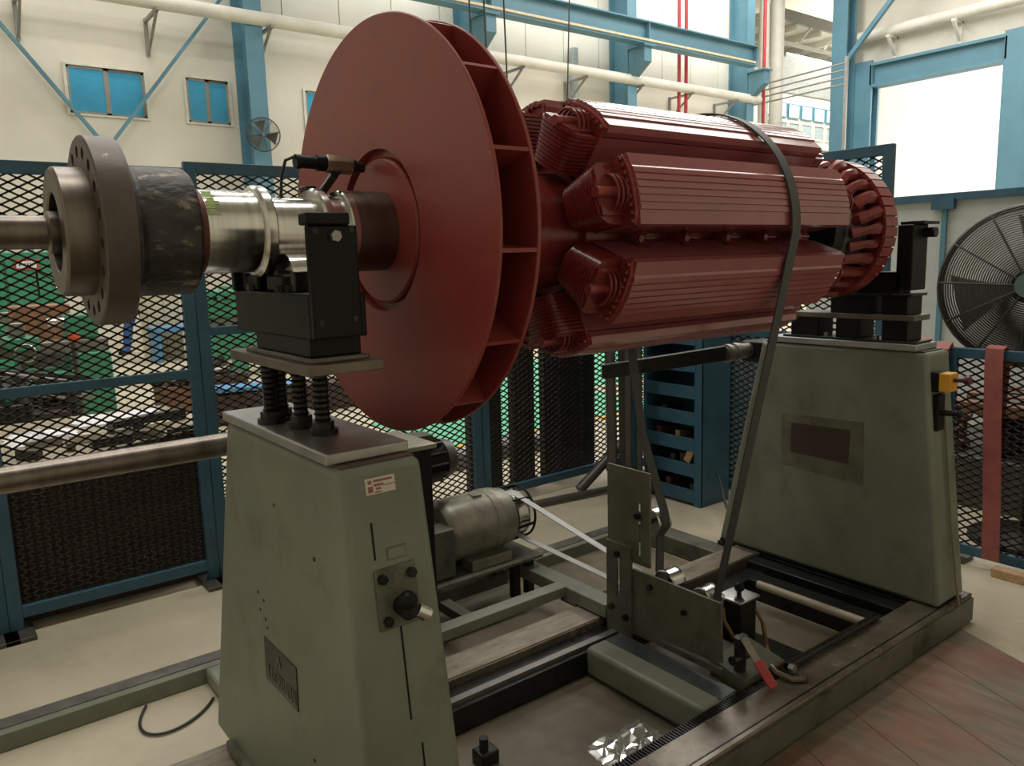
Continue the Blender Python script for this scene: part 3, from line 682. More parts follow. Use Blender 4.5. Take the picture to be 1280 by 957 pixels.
# ================================================================== ROTOR
def flange_with_holes(x0, x1, r_in, r_out, nh, rh_c, rh):
    b = B()
    K = 5
    for k in range(nh):
        a0 = 2 * PI * k / nh; a1 = 2 * PI * (k + 1) / nh; am = (a0 + a1) / 2
        bd = []
        for i in range(K): bd.append((r_in, a0 + (a1 - a0) * i / K))
        for i in range(K): bd.append((r_in + (r_out - r_in) * i / K, a1))
        for i in range(K): bd.append((r_out, a1 - (a1 - a0) * i / K))
        for i in range(K): bd.append((r_out - (r_out - r_in) * i / K, a0))
        bp = [(r * math.cos(a), r * math.sin(a)) for (r, a) in bd]
        c = (rh_c * math.cos(am), rh_c * math.sin(am))
        hp = []
        for (y, z) in bp:
            d = math.hypot(y - c[0], z - c[1]); hp.append((c[0] + (y - c[0]) / d * rh, c[1] + (z - c[1]) / d * rh))
        n = len(bp)
        vs = [(x0, AY - y, AZ + z) for (y, z) in bp] + [(x0, AY - y, AZ + z) for (y, z) in hp] + [(x0 + .035, AY - y, AZ + z) for (y, z) in hp]
        fs = [(i, (i + 1) % n, n + (i + 1) % n, n + i) for i in range(n)] + [(n + i, n + (i + 1) % n, 2 * n + (i + 1) % n, 2 * n + i) for i in range(n)]
        fs.append(tuple(range(2 * n, 3 * n)))
        b.add(vs, fs)
    nn = nh * 5
    b.lathe([(x0, r_out), (x0 + .003, r_out + .004), (x1 - .004, r_out + .004), (x1, r_out - .002), (x1, r_in)], AX, n=nn, cap=False)
    return b

def rotor():
    t = thing('rotor', (1.9, AY, AZ - .52), 'large red painted motor rotor with fan wheel and bare steel shaft, on two pedestals', 'rotor')
    L = lambda prof, n=64, **k: B().lathe(prof, AX, n=n, **k)
    fl = part('coupling_flange', flange_with_holes(.312, .375, .12, .188, 18, .160, .0125), FLANGE, t, label='thick rust-brown flange with a ring of bolt holes')
    part('flange_spigot', L([(.36, .0), (.36, .078), (.259, .078), (.256, .082), (.256, .124), (.261, .129), (.312, .129), (.314, .12)]), STEELB, t, label='turned steel spigot with a deep bore')
    part('forged_hub', L([(.372, .152), (.388, .150), (.398, .138), (.405, .136), (.503, .136), (.511, .130), (.512, .09)]), ROUGHS, t, label='rough dark forged hub with scaly patches')
    sh = part('near_journal', L([(.51, .093), (.653, .093), (.655, .1), (.662, .1055), (.680, .1055), (.684, .100), (.685, .079), (.799, .079), (.800, .098), (.806, .103), (.822, .103), (.826, .098), (.827, .085), (.868, .085), (.869, .097), (.873, .1), (.887, .1), (.888, .097)]), STEEL, t, label='bright turned steel shaft journal with collars')
    part('red_smear', L([(.516, .0933), (.516, .0940), (.534, .0940), (.534, .0933)], 48, close=True), M('red_smear', (.16, .05, .04), .5, .2, var=.4, scale=20), sh, smooth=30)
    gb = B()
    for i in range(14):
        a0 = math.radians(20 + i * 3.4 + random.uniform(-.6, .6)); a1 = a0 + math.radians(2.4)
        xa = .538 + random.uniform(-.004, .004); xb = .562 + random.uniform(-.008, .004)
        vs = []
        for (xx, aa) in ((xa, a0), (xb, a0), (xb, a1), (xa, a1)):
            for r in (.0928, .0938):
                vs.append((xx, AY - r * math.cos(aa), AZ + r * math.sin(aa)))
        gb.add(vs, [(1, 3, 5, 7), (0, 1, 3, 2), (2, 3, 5, 4), (4, 5, 7, 6), (6, 7, 1, 0)])
    part('chalk_mark', gb, M('green_chalk', (.42, .55, .22), .8), sh, label='pale green chalk scribble', smooth=0)
    part('shaft_seat', L([(.885, .098), (.887, .0995), (.995, .1), (.996, .05)]), STEELB, t)
    # fan wheel
    part('front_shroud', L([(.988, .205), (.988, .517), (.990, .5195), (.996, .5195), (.998, .517), (.998, .205)], 128, close=True), RED, t)
    part('hub_recess', L([(.9885, .206), (1.012, .204), (1.012, .10)], cap=False), RED, t)
    part('hub_boss', L([(1.012, .186), (.998, .185), (.992, .179), (.992, .10), (1.0, .09)]), RED, t)
    part('back_shroud', L([(1.094, .2), (1.094, .514), (1.096, .516), (1.102, .516), (1.104, .514), (1.104, .2)], 128, close=True), RED, t)
    part('wheel_hub', L([(.998, .27), (1.094, .27)], 64, cap=False), REDD, t)
    for k in range(15):
        a = math.radians(-6.9 + 24 * k)
        r0, r1 = .26, .513; th = .0045
        c, s = -math.cos(a), math.sin(a); tn = (-s, c)
        P = []
        for x in (.997, 1.095):
            for (r, q) in ((r0, -1), (r1, -1), (r1, 1), (r0, 1)):
                P.append((x, AY + c * r - math.sin(a) * th * q, AZ + s * r - math.cos(a) * th * q))
        part('vane', B().hexa(P), RED, t, smooth=0)
    # spider and hubs
    part('rotor_hub', L([(1.104, .205), (1.30, .205), (1.315, .198), (1.40, .19), (1.415, .17), (1.54, .17), (1.54, .19), (2.61, .19), (2.61, .14), (2.74, .13), (2.745, .1), (3.03, .1)], 64), REDD, t)
    part('far_journal', L([(3.03, .11), (3.12, .11), (3.125, .079), (3.40, .079), (3.405, .06)], 48), STEELB, t)
    # salient poles
    # local frame: x along the shaft, y tangential, z radial
    X0, X1 = 1.557, 2.587
    def shoe():
        R = .380; prof = []
        n = 11
        ang = [math.radians(v) for v in (-14.9, -9.2)]
        prof.append((-.090, .330)); prof.append((R * math.sin(ang[0]), .346))
        prof.append((R * math.sin(ang[0]), R * math.cos(ang[0])))
        prof.append(((R) * math.sin(ang[1]), (R) * math.cos(ang[1])))
        lo, hi = -9.0, 9.0; ng = 6
        RR = .3845
        for k in range(ng):
            a = lo + (hi - lo) * k / ng; c = lo + (hi - lo) * (k + .72) / ng; d = lo + (hi - lo) * (k + .76) / ng; e = lo + (hi - lo) * (k + .97) / ng
            for (q, r) in ((a, RR), (c, RR), (d, RR - .004), (e, RR - .004)):
                if k == ng - 1 and r < RR: continue
                q = math.radians(q); prof.append((r * math.sin(q), r * math.cos(q)))
        prof.append((R * math.sin(-ang[1]), R * math.cos(ang[1])))
        prof.append((R * math.sin(-ang[0]), R * math.cos(ang[0])))
        prof.append((R * math.sin(-ang[0]), .346)); prof.append((.090, .330)); prof.append((.05, .330)); prof.append((.05, .18)); prof.append((-.05, .18)); prof.append((-.05, .330))
        return B().prism(prof, X0, X1)
    def coil():
        b = B(); nl = 11; z0, z1 = .205, .327
        for k in range(nl):
            za = z0 + (z1 - z0) * k / nl; zb = za + (z1 - z0) / nl * .80
            hw = .066 + .020 * k / nl
            ins = .0
            def loop(o, z):
                pts = []
                ex = .105 - (.05 - 0) * 0 + o; h = hw + o; rc = .045 + max(0, o)
                for (cx, cy, a0) in ((X1 + ex - rc, h - rc, 0), (X0 - ex + rc, h - rc, 90), (X0 - ex + rc, -h + rc, 180), (X1 + ex - rc, -h + rc, 270)):
                    for i in range(5):
                        a = math.radians(a0 + 90 * i / 4); pts.append((cx + rc * math.cos(a), cy + rc * math.sin(a), z))
                return pts
            A = loop(0, za); Bp = loop(0, zb); n = len(A)
            I0 = [(min(max(p[0], X0 - .045), X1 + .045), max(-.05, min(.05, p[1])), za) for p in A]
            I1 = [(p[0], p[1], zb) for p in I0]
            vs = A + Bp + I0 + I1
            fs = []
            for i in range(n):
                j = (i + 1) % n
                fs += [(i, j, n + j, n + i), (i, 2 * n + i, 2 * n + j, j), (n + i, n + j, 3 * n + j, 3 * n + i), (2 * n + i, 3 * n + i, 3 * n + j, 2 * n + j)]
            b.add(vs, fs)
            # insulation set back between the turns
        o = -.004
        A = [];
        for (cx, cy, a0) in ((X1 + .06, .02, 0), (X0 - .06, .02, 90), (X0 - .06, -.02, 180), (X1 + .06, -.02, 270)):
            for i in range(5):
                a = math.radians(a0 + 90 * i / 4); A.append((cx + .041 * math.cos(a), cy + .042 * math.sin(a)))
        b.prism(A, z0, z1 + .003, 'z')
        return b
    def sidecover():
        b = B()
        for s_ in (-1, 1):
            b.hexa([(X0 - .01, s_ * .069, .203), (X1 + .01, s_ * .069, .203), (X1 + .01, s_ * .073, .203), (X0 - .01, s_ * .073, .203), (X0 - .01, s_ * .086, .327), (X1 + .01, s_ * .086, .327), (X1 + .01, s_ * .090, .327), (X0 - .01, s_ * .090, .327)])
        return b
    def endplate(xe, s):
        # clamping plate with row of bar ends and central stub
        b = B().prism([(-.088, .326), (-.096, .357), (-.06, .372), (0, .377), (.06, .372), (.096, .357), (.088, .326)], xe, xe + s * .012)
        return b
    def bars(xe, s):
        b = B()
        for k in range(9):
            a = math.radians(-13.5 + 27 * k / 8)
            b.cyl((xe + s * .010,   .363 * math.sin(a), .363 * math.cos(a)), (xe + s * .024, .363 * math.sin(a), .363 * math.cos(a)), .0075, n=8)
        return b
    def stub(xe, s):
        return B().cyl((xe, 0, .332), (xe + s * .108, 0, .332), .0145, n=16)
    def clampring(xe, s):
        b = B()
        for k in range(3):
            x = xe + s * (.022 + .017 * k)
            pts = [(x, .048 * math.cos(a),   .328 + .038 * math.sin(a)) for a in [math.radians(-50 + 280 * i / 16) for i in range(17)]]
            b.tube(pts, .0045, 6)
        return b
    def washer(xe, s):
        return B().prism([(-.062, .324), (-.062, .332), (.062, .332), (.062, .324)], xe, xe + s * .095)
    src = {}
    for k in range(8):
        a = math.radians(15.1 + 45 * k)
        # tangential direction chosen so local (y,z) maps to a right handed frame
        rad = Vector((0, -math.cos(a), math.sin(a))); tan = rad.cross(Vector((1, 0, 0)))
        mt = Matrix(((1, 0, 0, 0), (0, tan.y, rad.y, 0), (0, tan.z, rad.z, 0), (0, 0, 0, 1)))
        mt.translation = AX - ORG[t.name]
        def mk(name, fn, mat, parent, smooth=25):
            if name not in src:
                src[name] = fn().mesh(name, mat, (0, 0, 0), smooth)
            o = bpy.data.objects.new(name.split('|')[0], src[name]); COL.objects.link(o); o.parent = parent; ORG[o.name] = ORG[t.name]
            return o
        sh_ = mk('pole_shoe', shoe, REDP, t, 20); sh_.matrix_local = mt
        mk('coil', coil, REDD, sh_, 30)
        mk('coil_side_cover', sidecover, REDP, sh_, 30)
        for (xe, s, q) in ((X0, -1, 'a'), (X1, 1, 'b')):
            mk('end_plate|' + q, lambda: endplate(xe, s), RED, sh_)
            mk('damper_bar_ends|' + q, lambda: bars(xe, s), REDD, sh_)
            mk('stub|' + q, lambda: stub(xe, s), RED, sh_)
            mk('clamp_rings|' + q, lambda: clampring(xe, s), REDD, sh_)
            mk('coil_washer|' + q, lambda: washer(xe, s), REDD, sh_)
        # braces in the gap to the next pole
        a2 = a + math.radians(22.5)
        rad2 = Vector((0, -math.cos(a2), math.sin(a2))); tan2 = rad2.cross(Vector((1, 0, 0)))
        m2 = Matrix(((1, 0, 0, 0), (0, tan2.y, rad2.y, 0), (0, tan2.z, rad2.z, 0), (0, 0, 0, 1))); m2.translation = AX - ORG[t.name]
        for j in range(5):
            xx = 1.70 + .2 * j
            def br():
                return B().prism([(-.012, .19), (.012, .19), (.052, .285), (.040, .292), (0, .235), (-.040, .292), (-.052, .285)], -.022, .022).cyl((0, 0, .225), (0, 0, .252), .011, n=8).cyl((.0, 0, .246), (.06, 0, .246), .005, n=6)
            o = mk('coil_brace', br, REDD, t); mm = m2.copy(); mm.translation = m2.translation + Vector((xx, 0, 0)); o.matrix_local = mm
    # far end winding and ring
    rg = part('ring_core', L([(3.035, .262), (3.035, .271), (3.125, .271), (3.125, .235), (3.05, .235)], 72), REDD, t)
    for k in range(44):
        a0 = 2 * PI * k / 44; a1 = a0 + 2 * PI / 44 * .93
        vs = []
        for x in (3.034, 3.124):
            for (r, a) in ((.268, a0), (.281, a0 + .006), (.281, a1 - .006), (.268, a1)):
                vs.append((x, AY + r * math.cos(a), AZ + r * math.sin(a)))
        part('ring_segment', B().hexa(vs), RED, t, smooth=0)
    for k in range(26):
        a = 2 * PI * k / 26; dr = random.uniform(-.012, .012); w_ = random.uniform(.02, .026)
        def Q(x, r, da): return (x, AY + r * math.cos(a + da), AZ + r * math.sin(a + da))
        part('end_winding', B().tube([Q(3.04, .245, 0), Q(3.00, .258 + dr, .02), Q(2.955, .252 + dr, .05 + 4 * dr), Q(2.915 + random.uniform(-.03, .02), .228 + dr, .09), Q(2.925, .195, .11), Q(2.97, .17, .10)], [w_, w_ * random.uniform(1.0, 1.3), w_ * random.uniform(.8, 1.1), w_ * random.uniform(1.0, 1.35), w_ * .9, w_ * .7], 7), REDD, t)
    part('slip_disc', L([(2.79, .1), (2.79, .215), (2.86, .215), (2.86, .1)], 48), BLACK, t)
    part('far_collar', L([(2.87, .17), (2.87, .21), (3.03, .21), (3.03, .10)], 48), M('collar_grey', (.10, .11, .115), .5), t)
rotor()

solo('drive_shaft', B().lathe([(0, .0), (0, .033), (1.12, .033), (1.125, .042), (1.21, .042), (1.21, 0)], (-.88, AY, AZ), n=32), STEELB, 'slim steel drive shaft entering the bore of the flange from the left', 'shaft')

def sensor():
    z = 1.846; y = 1.87
    t = thing('vibration_sensor', (.90, y, 1.78), 'small steel sensor with black cable gland standing over the shaft', 'sensor')
    b = B().cyl((.868, y, z), (.938, y, z - .004), .0225, n=6)
    part('body', b, M('sensor_brass', (.30, .25, .17), .38, .8, var=.2, scale=20), t, bevel=.002)
    part('tip', B().cyl((.938, y, z - .004), (.950, y, z - .005), .017, n=16).cyl((.948, y, z - .005), (.972, y, z - .006), .0125, n=16), BLACKG, t)
    part('gland', B().cyl((.845, y, z), (.868, y, z), .0195, n=20).cyl((.80, y, z + .001), (.847, y, z), .0155, n=18).cyl((.79, y, z + .001), (.802, y, z + .001), .0175, n=18), BLACK, t)
    part('stem', B().bar((.903, y, z - .012), (.845, y, 1.764), .018, .018), BLACKG, t, bevel=.003)
    part('collar_foot', B().box(.80, .828, y - .03, y + .012, 1.772, 1.788), BLACKG, t, bevel=.003)
    part('cable', B().tube([(.80, y, z + .006), (.788, y, z + .012), (.770, y + .01, z + .004), (.765, y + .03, z - .03), (.772, y + .06, z - .08), (.776, y + .09, z - .16), (.775, y + .10, z - .28)], .004, 6), CABLE, t)
sensor()

# ================================================================== DRIVE
def belt_mesh(path, x0, x1, th):
    # closed belt in the (y,z) plane, width along x
    n = len(path); c = [Vector((0, p[0], p[1])) for p in path]
    vs = []
    for i in range(n):
        d = (c[(i + 1) % n] - c[i - 1]).normalized(); nrm = Vector((0, d.z, -d.y))
        for (x, k) in ((x0, 0), (x1, 0), (x1, 1), (x0, 1)):
            q = c[i] + nrm * th * k; vs.append((x, q.y, q.z))
    fs = []
    for i in range(n):
        j = (i + 1) % n
        for k in range(4):
            l = (k + 1) % 4
            fs.append((4 * i + k, 4 * i + l, 4 * j + l, 4 * j + k))
    return B().add(vs, fs)

def drive():
    # big belt round the rotor: front run, rollers A and B, idler C, back run
    A = (1.775, .325, .040); Bc = (1.955, .330, .048); C = (2.03, .560, .050)
    path = []
    R = .3885
    f0, f1 = -4, 190
    for i in range(41):
        a = math.radians(f0 + (f1 - f0) * i / 40); path.append((AY - R * math.cos(a), AZ + R * math.sin(a)))
    for i in range(7):
        a = math.radians(10 - 150 * i / 6 + 180); 
    # idler C: belt passes on its camera side (lower y)
    path += [(2.10, .90), (1.990, .62)]
    for a in (10, -20, -50): pass
    path += [(1.976, .575), (1.983, .53), (2.005, .50)]
    path += [(2.008, .36), (1.99, .30), (1.955, .282), (1.90, .29), (1.80, .285), (1.76, .287), (1.737, .318)]
    solo('drive_belt', belt_mesh(path[::-1], 2.232, 2.276, .005), BELT, 'dark flat drive belt looped over the red coils down to the rollers', 'belt')
    t = thing('belt_carriage', (2.2, 2.0, .10), 'green steel carriage with slotted plates and belt rollers below the rotor', 'carriage')
    # slotted upper plate (y 2.01..2.24) with two slots
    X0, X1 = 2.116, 2.126
    b = B()
    b.box(X0, X1, 1.938, 1.984, .422, .793).box(X0, X1, 2.001, 2.16, .422, .793).box(X0, X1, 1.984, 2.001, .732, .793).box(X0, X1, 1.984, 2.001, .597, .636).box(X0, X1, 1.984, 2.001, .422, .458)
    up = part('slotted_upper_plate', b, GREEND, t, smooth=0)
    part('bolt', B().cyl((X0, 1.993, .617), (X0 - .016, 1.993, .617), .013, n=6), BLACKG, up)
    b = B().box(2.106, 2.116, 2.026, 2.088, .10, .482).box(2.106, 2.116, 2.103, 2.16, .10, .482).box(2.106, 2.116, 2.088, 2.103, .10, .26).box(2.106, 2.116, 2.088, 2.103, .419, .482)
    lp = part('slotted_lower_plate', b, GREEND, t, smooth=0)
    for (y, z) in ((2.095, .44), (2.13, .21), (2.05, .19)):
        part('bolt', B().cyl((2.108, y, z), (2.092, y, z), .013, n=6), BLACKG, lp)
    bp = part('roller_plate', B().prism([(2.024, .397), (1.608, .397), (1.60, .179), (1.64, .169), (2.024, .154)], 2.114, 2.124), GREEND, t, smooth=0)
    for (y, z) in ((1.93, .352), (1.765, .31)):
        part('bolt', B().cyl((2.115, y, z), (2.10, y, z), .011, n=6), BLACKG, bp)
    for i, (y, z, r) in enumerate((A, Bc, C)):
        ro = part('roller', B().lathe([(0, .01), (0, r), (.004, r + .004), (.008, r), (.066, r), (.070, r + .004), (.074, r), (.074, .01)], (2.216, y, z), n=28), CHROME, t)
        part('axle', B().cyl((2.12, y, z), (2.31, y, z), .010, n=12), BLACKG, ro)
    part('carriage_foot', B().box(2.114, 2.30, 1.60, 2.07, .128, .155), GREEND, t, bevel=.003)
    part('foot_bracket', B().prism([(1.515, .10), (1.515, .14), (1.66, .17), (1.66, .10)], 2.13, 2.36), GREEND, t, smooth=0)
    part('rear_shoe', B().box(2.11, 2.32, 2.06, 2.34, .131, .158), BLACKG, t, bevel=.003)
    # motor and its frame
    t2 = thing('motor_stand', (1.7, 2.5, .13), 'grey-green steel stand holding the round drive motor behind the near pedestal', 'stand')
    part('long_bar', B().box(1.0, 2.12, 2.41, 2.475, .155, .20), GREEN, t2, bevel=.004)
    part('end_bar', B().box(2.105, 2.19, 2.17, 2.92, .14, .198), GREEN, t2, bevel=.004)
    part('long_bar', B().box(1.0, 2.12, 2.84, 2.92, .07, .13), GREEND, t2, bevel=.004)
    part('motor_shelf', B().box(1.05, 2.19, 2.66, 3.0, .238, .252), GREEND, t2, bevel=.002)
    for (x, y) in ((2.06, 2.71), (2.14, 2.71), (1.5, 2.71), (2.05, 2.88), (1.2, 2.88), (1.2, 2.71)):
        part('shelf_leg', B().box(x - .018, x + .018, y - .018, y + .018, .065, .239), BLACKG, t2, smooth=0)
    part('cross_bar', B().box(1.62, 1.67, 2.475, 2.80, .15, .19), GREEND, t2, smooth=0)
    part('base_foot', B().box(1.0, 1.15, 2.345, 2.93, .10, .155), GREEND, t2, smooth=0)
    part('base_foot', B().box(2.10, 2.19, 2.345, 2.44, .130, .142), GREEND, t2, smooth=0)
    my, mz, mr, mo = 2.835, .418, .14, .07
    t3 = thing('drive_motor', (1.92, my, .252), 'round grey electric motor with a shiny pulley, beside the near pedestal', 'motor', 'motors')
    part('body', B().lathe([(1.655, .06), (1.66, .115), (1.68, mr - .006), (1.70, mr), (1.90, mr), (1.905, mr + .004), (1.93, mr + .004), (1.935, mr), (1.945, mr), (1.95, mr + .003), (1.97, mr), (2.02, mr - .012), (2.04, .10), (2.045, .05)], (mo, my, mz), n=48), MOTOR, t3)
    part('lifting_pad', B().box(1.90, 1.945, my - .05, my + .0, mz + mr - .014, mz + mr + .004), MOTOR, t3, bevel=.003)
    part('foot', B().box(1.82, 2.04, my - .14, my - .05, .252, .30), MOTOR, t3, bevel=.004)
    part('foot', B().box(1.82, 2.04, my + .05, my + .14, .252, .30), MOTOR, t3, bevel=.004)
    part('terminal_box', B().box(1.56, 1.735, my - .14, my + .10, .262, .475), GREEND, t3, bevel=.006)
    pl = part('pulley', B().lathe([(2.045, .03), (2.045, .104), (2.05, .108), (2.055, .102), (2.10, .102), (2.105, .108), (2.11, .104), (2.11, .03)], (mo, my, mz), n=40), CHROME, t3, label='shiny steel belt pulley')
    for k in range(6):
        a = math.radians(15 + 60 * k)
        part('guard_strut', B().bar((2.07, my + .125 * math.cos(a), mz + .125 * math.sin(a)), (2.195, my + .118 * math.cos(a), mz + .118 * math.sin(a)), .01, .01), BLACK, pl)
    part('guard_hoop', B().tube([(2.195, my + .118 * math.cos(a), mz + .118 * math.sin(a)) for a in [2 * PI * i / 40 for i in range(40)]], .006, 6, True), BLACK, pl)
    # white belt from the motor pulley to the lower idler
    path = []
    y2, z2, r2 = 2.04, .335, .048
    for i in range(17):
        a = math.radians(-70 + 180 * i / 16); path.append((my + .1035 * math.cos(a), mz + .1035 * math.sin(a)))
    for i in range(9):
        a = math.radians(110 + 180 * i / 8); path.append((y2 + r2 * math.cos(a), z2 + r2 * math.sin(a)))
    solo('motor_belt', belt_mesh(path[::-1], 2.132, 2.164, .004), BELTW, 'pale flat belt from the motor pulley to the carriage', 'belt')
    pu = part('belt_pulley', B().cyl((2.13, y2, z2), (2.168, y2, z2), r2 - .002, n=28), STEELD, t)
    part('axle', B().cyl((2.12, y2, z2), (2.21, y2, z2), .012, n=12), BLACKG, pu)
    # gear cabinet and small finned motor behind the pedestal
    t4 = thing('gear_cabinet', (1.42, 2.55, .20), 'tall black gear cabinet with a pale lid behind the near pedestal', 'cabinet')
    part('body', B().box(1.20, 1.52, 2.50, 2.78, .198, .895), BLACK, t4, bevel=.006)
    part('lid', B().box(1.19, 1.54, 2.49, 2.80, .895, .915), MOTOR, t4, bevel=.004)
    t5 = thing('finned_motor', (1.75, 2.92, .60), 'small dark finned motor with a domed end cap behind the round motor', 'motor', 'motors')
    part('body', B().cyl((1.53, 2.90, .73), (1.80, 2.90, .73), .082, n=28), BLACK, t5)
    for k in range(12):
        a = 2 * PI * k / 12
        part('fin', B().bar((1.56, 2.90 + .09 * math.cos(a), .73 + .09 * math.sin(a)), (1.79, 2.90 + .09 * math.cos(a), .73 + .09 * math.sin(a)), .006, .022, up=(0, math.cos(a), math.sin(a))), GREYPIPE, t5, smooth=0)
    part('end_cap', B().lathe([(1.80, .09), (1.815, .088), (1.85, .078), (1.865, .05), (1.868, 0)], (0, 2.90, .73), n=28), GREYPIPE, t5)
    part('terminal_box', B().box(1.56, 1.74, 2.84, 2.94, .80, .86), GREYPIPE, t5, bevel=.004)
    part('mount', B().box(1.50, 1.56, 2.76, 2.98, .252, .82), BLACK, t5, bevel=.003)
drive()

def small_tools():
    # hand pump block with ball knob and two hoses
    t = thing('hydraulic_block', (2.45, 1.76, .0), 'black hydraulic block with a ball knob beside the roller plate', 'hydraulic block')
    part('body', B().box(2.40, 2.50, 1.73, 1.83, .095, .265), BLACKG, t, bevel=.004)
    part('top_plate', B().box(2.385, 2.51, 1.72, 1.835, .265, .275), CHROME, t, bevel=.002)
    part('knob', B().cyl((2.45, 1.775, .275), (2.45, 1.775, .292), .009, n=10).ball((2.45, 1.775, .306), .021), BLACK, t)
    part('base', B().box(2.36, 2.54, 1.47, 1.90, .06, .095), BLACKG, t, bevel=.003)
    part('hose', B().tube([(2.38, 1.80, .245), (2.35, 1.77, .20), (2.345, 1.72, .15), (2.36, 1.66, .125), (2.37, 1.60, .115)], .008, 8), BRASS, t)
    part('hose', B().tube([(2.50, 1.74, .22), (2.50, 1.70, .17), (2.46, 1.66, .13), (2.40, 1.60, .115)], .008, 8), BRASS, t)
    part('fitting', B().cyl((2.37, 1.80, .24), (2.37, 1.80, .275), .014, n=10).ball((2.37, 1.80, .282), .014), CHROME, t)
    # valve with red lever handle
    t = thing('lever_valve', (2.17, 1.48, .128), 'steel ball valve with a red gripped lever lying over the rack', 'valve')
    o = Vector((2.18, 1.545, .20))
    part('body', B().cyl((2.165, 1.56, .152), (2.165, 1.56, .275), .021, n=14).cyl((2.12, 1.56, .20), (2.21, 1.56, .20), .017, n=14), BLACKG, t)
    part('nut', B().cyl((2.165, 1.555, .262), (2.168, 1.545, .285), .015, n=6), CHROME, t)
    vd = -cam_fwd
    part('lever', B().bar((2.150, 1.535, .285), (2.166, 1.485, .205), .026, .006, up=vd), STEELD, t, bevel=.002)
    part('grip', B().bar((2.164, 1.488, .215), (2.178, 1.432, .136), .034, .012, up=vd), REDTOOL, t, label='red vinyl grip', bevel=.005)
    # locking bar on the front rail
    t = thing('locking_bar', (2.6, 1.46, .128), 'black locking bar with a bent hook lying along the front rail', 'bar')
    part('bar', B().cyl((2.32, 1.475, .143), (2.935, 1.470, .143), .0145, n=14), BLACKG, t)
    part('hook', B().tube([(2.33, 1.50, .15), (2.27, 1.50, .15), (2.255, 1.475, .145), (2.265, 1.42, .14), (2.30, 1.395, .138), (2.33, 1.41, .138)], .011, 8), RAIL, t)
    part('nut', B().cyl((2.315, 1.46, .15), (2.315, 1.44, .15), .016, n=6), STEELD, t)
    # crumpled film on the floor
    b = B(); rnd = random.Random(3)
    n = 13; vs = []; fs = []
    for i in range(n):
        for j in range(n):
            u = i / (n - 1) - .5; v = j / (n - 1) - .5
            e = 1 - min(1, 2 * max(abs(u), abs(v)))
            vs.append((1.72 + u * .26 + rnd.uniform(-.012, .012), 1.66 + v * .17 + rnd.uniform(-.012, .012), .003 + e * rnd.uniform(.0, .035)))
    for i in range(n - 1):
        for j in range(n - 1):
            fs.append((i * n + j, (i + 1) * n + j, (i + 1) * n + j + 1, i * n + j + 1))
    solo('plastic_film', b.add(vs, fs), FILM, 'crinkled clear plastic film lying on the floor between the rails', 'film', smooth=0)
    solo('floor_cable', B().tube([Vector((.74, 2.86, .008)) * (1 - q) ** 3 + Vector((.60, 2.66, .008)) * 3 * q * (1 - q) ** 2 + Vector((.38, 2.72, .008)) * 3 * q * q * (1 - q) + Vector((.53, 2.97, .008)) * q ** 3 for q in [i / 20 for i in range(21)]], .005, 8), CABLE, 'black cable loop on the floor beside the back rail', 'cable')
    solo('trailing_cable', B().tube([(3.92, 3.02, .22), (3.86, 2.96, .22), (3.70, 2.80, .16), (3.56, 2.62, .06), (3.50, 2.55, .01)], .008, 8), CABLE, 'thin black cable dropping behind the far pedestal', 'cable')
    solo('wood_batten', B().box(4.03, 4.09, 1.0, 1.47, .0, .045), WOOD, 'short pale wood batten on the floor under the low fence', 'batten', bevel=.003)
small_tools()

def deck():
    t = thing('floor_boards', (2.5, .4, 0), 'brown wooden floor boards splashed with red paint before the machine', 'boards', kind='structure')
    t['kind'] = 'structure'
    # the boards run along the machine in strips with thin open joints
    d = Vector((-.415, -1.0, 0)); yt = 1.318; yb = -1.6
    for k in range(15):
        xr = 3.345 - .30 * k; xl = xr - .297
        f = lambda x, y, z: (x + d.x * (yt - y), y, z)
        part('plank', B().hexa([f(xl, yb, .0), f(xr, yb, .0), f(xr, yt, .0), f(xl, yt, .0), f(xl, yb, .012), f(xr, yb, .012), f(xr, yt, .012), f(xl, yt, .012)]), DECK, t, smooth=0)
deck()

# ================================================================== FENCES
def lattice(o, du, L0, L1, z0, z1, p=.072, q=.0375, th=.0085):
    # two crossing families of straight strands clipped to the panel; o origin, du in-plane direction
    b = B(); du = Vector(du); sl = q / p * 1.0
    w_ = L1 - L0; h = z1 - z0
    for sg in (1, -1):
        # lines z = sg*sl*s + c
        cs = []
        lo = -sl * w_ if sg > 0 else 0
        hi = h if sg > 0 else h + sl * w_
        c = lo + q / 2
        while c < hi:
            pts = []
            for s in (0, w_):
                z = sg * sl * s + c
                if 0 <= z <= h: pts.append((s, z))
            for z in (0, h):
                s = (z - c) / (sg * sl)
                if 0 < s < w_: pts.append((s, z))
            if len(pts) >= 2:
                a, e = pts[0], pts[1]
                A = Vector(o) + du * (L0 + a[0]) + Vector((0, 0, z0 + a[1])); E = Vector(o) + du * (L0 + e[0]) + Vector((0, 0, z0 + e[1]))
                if (A - E).length > .004:
                    b.bar(A, E, th * .55, th)
            c += q
    return b
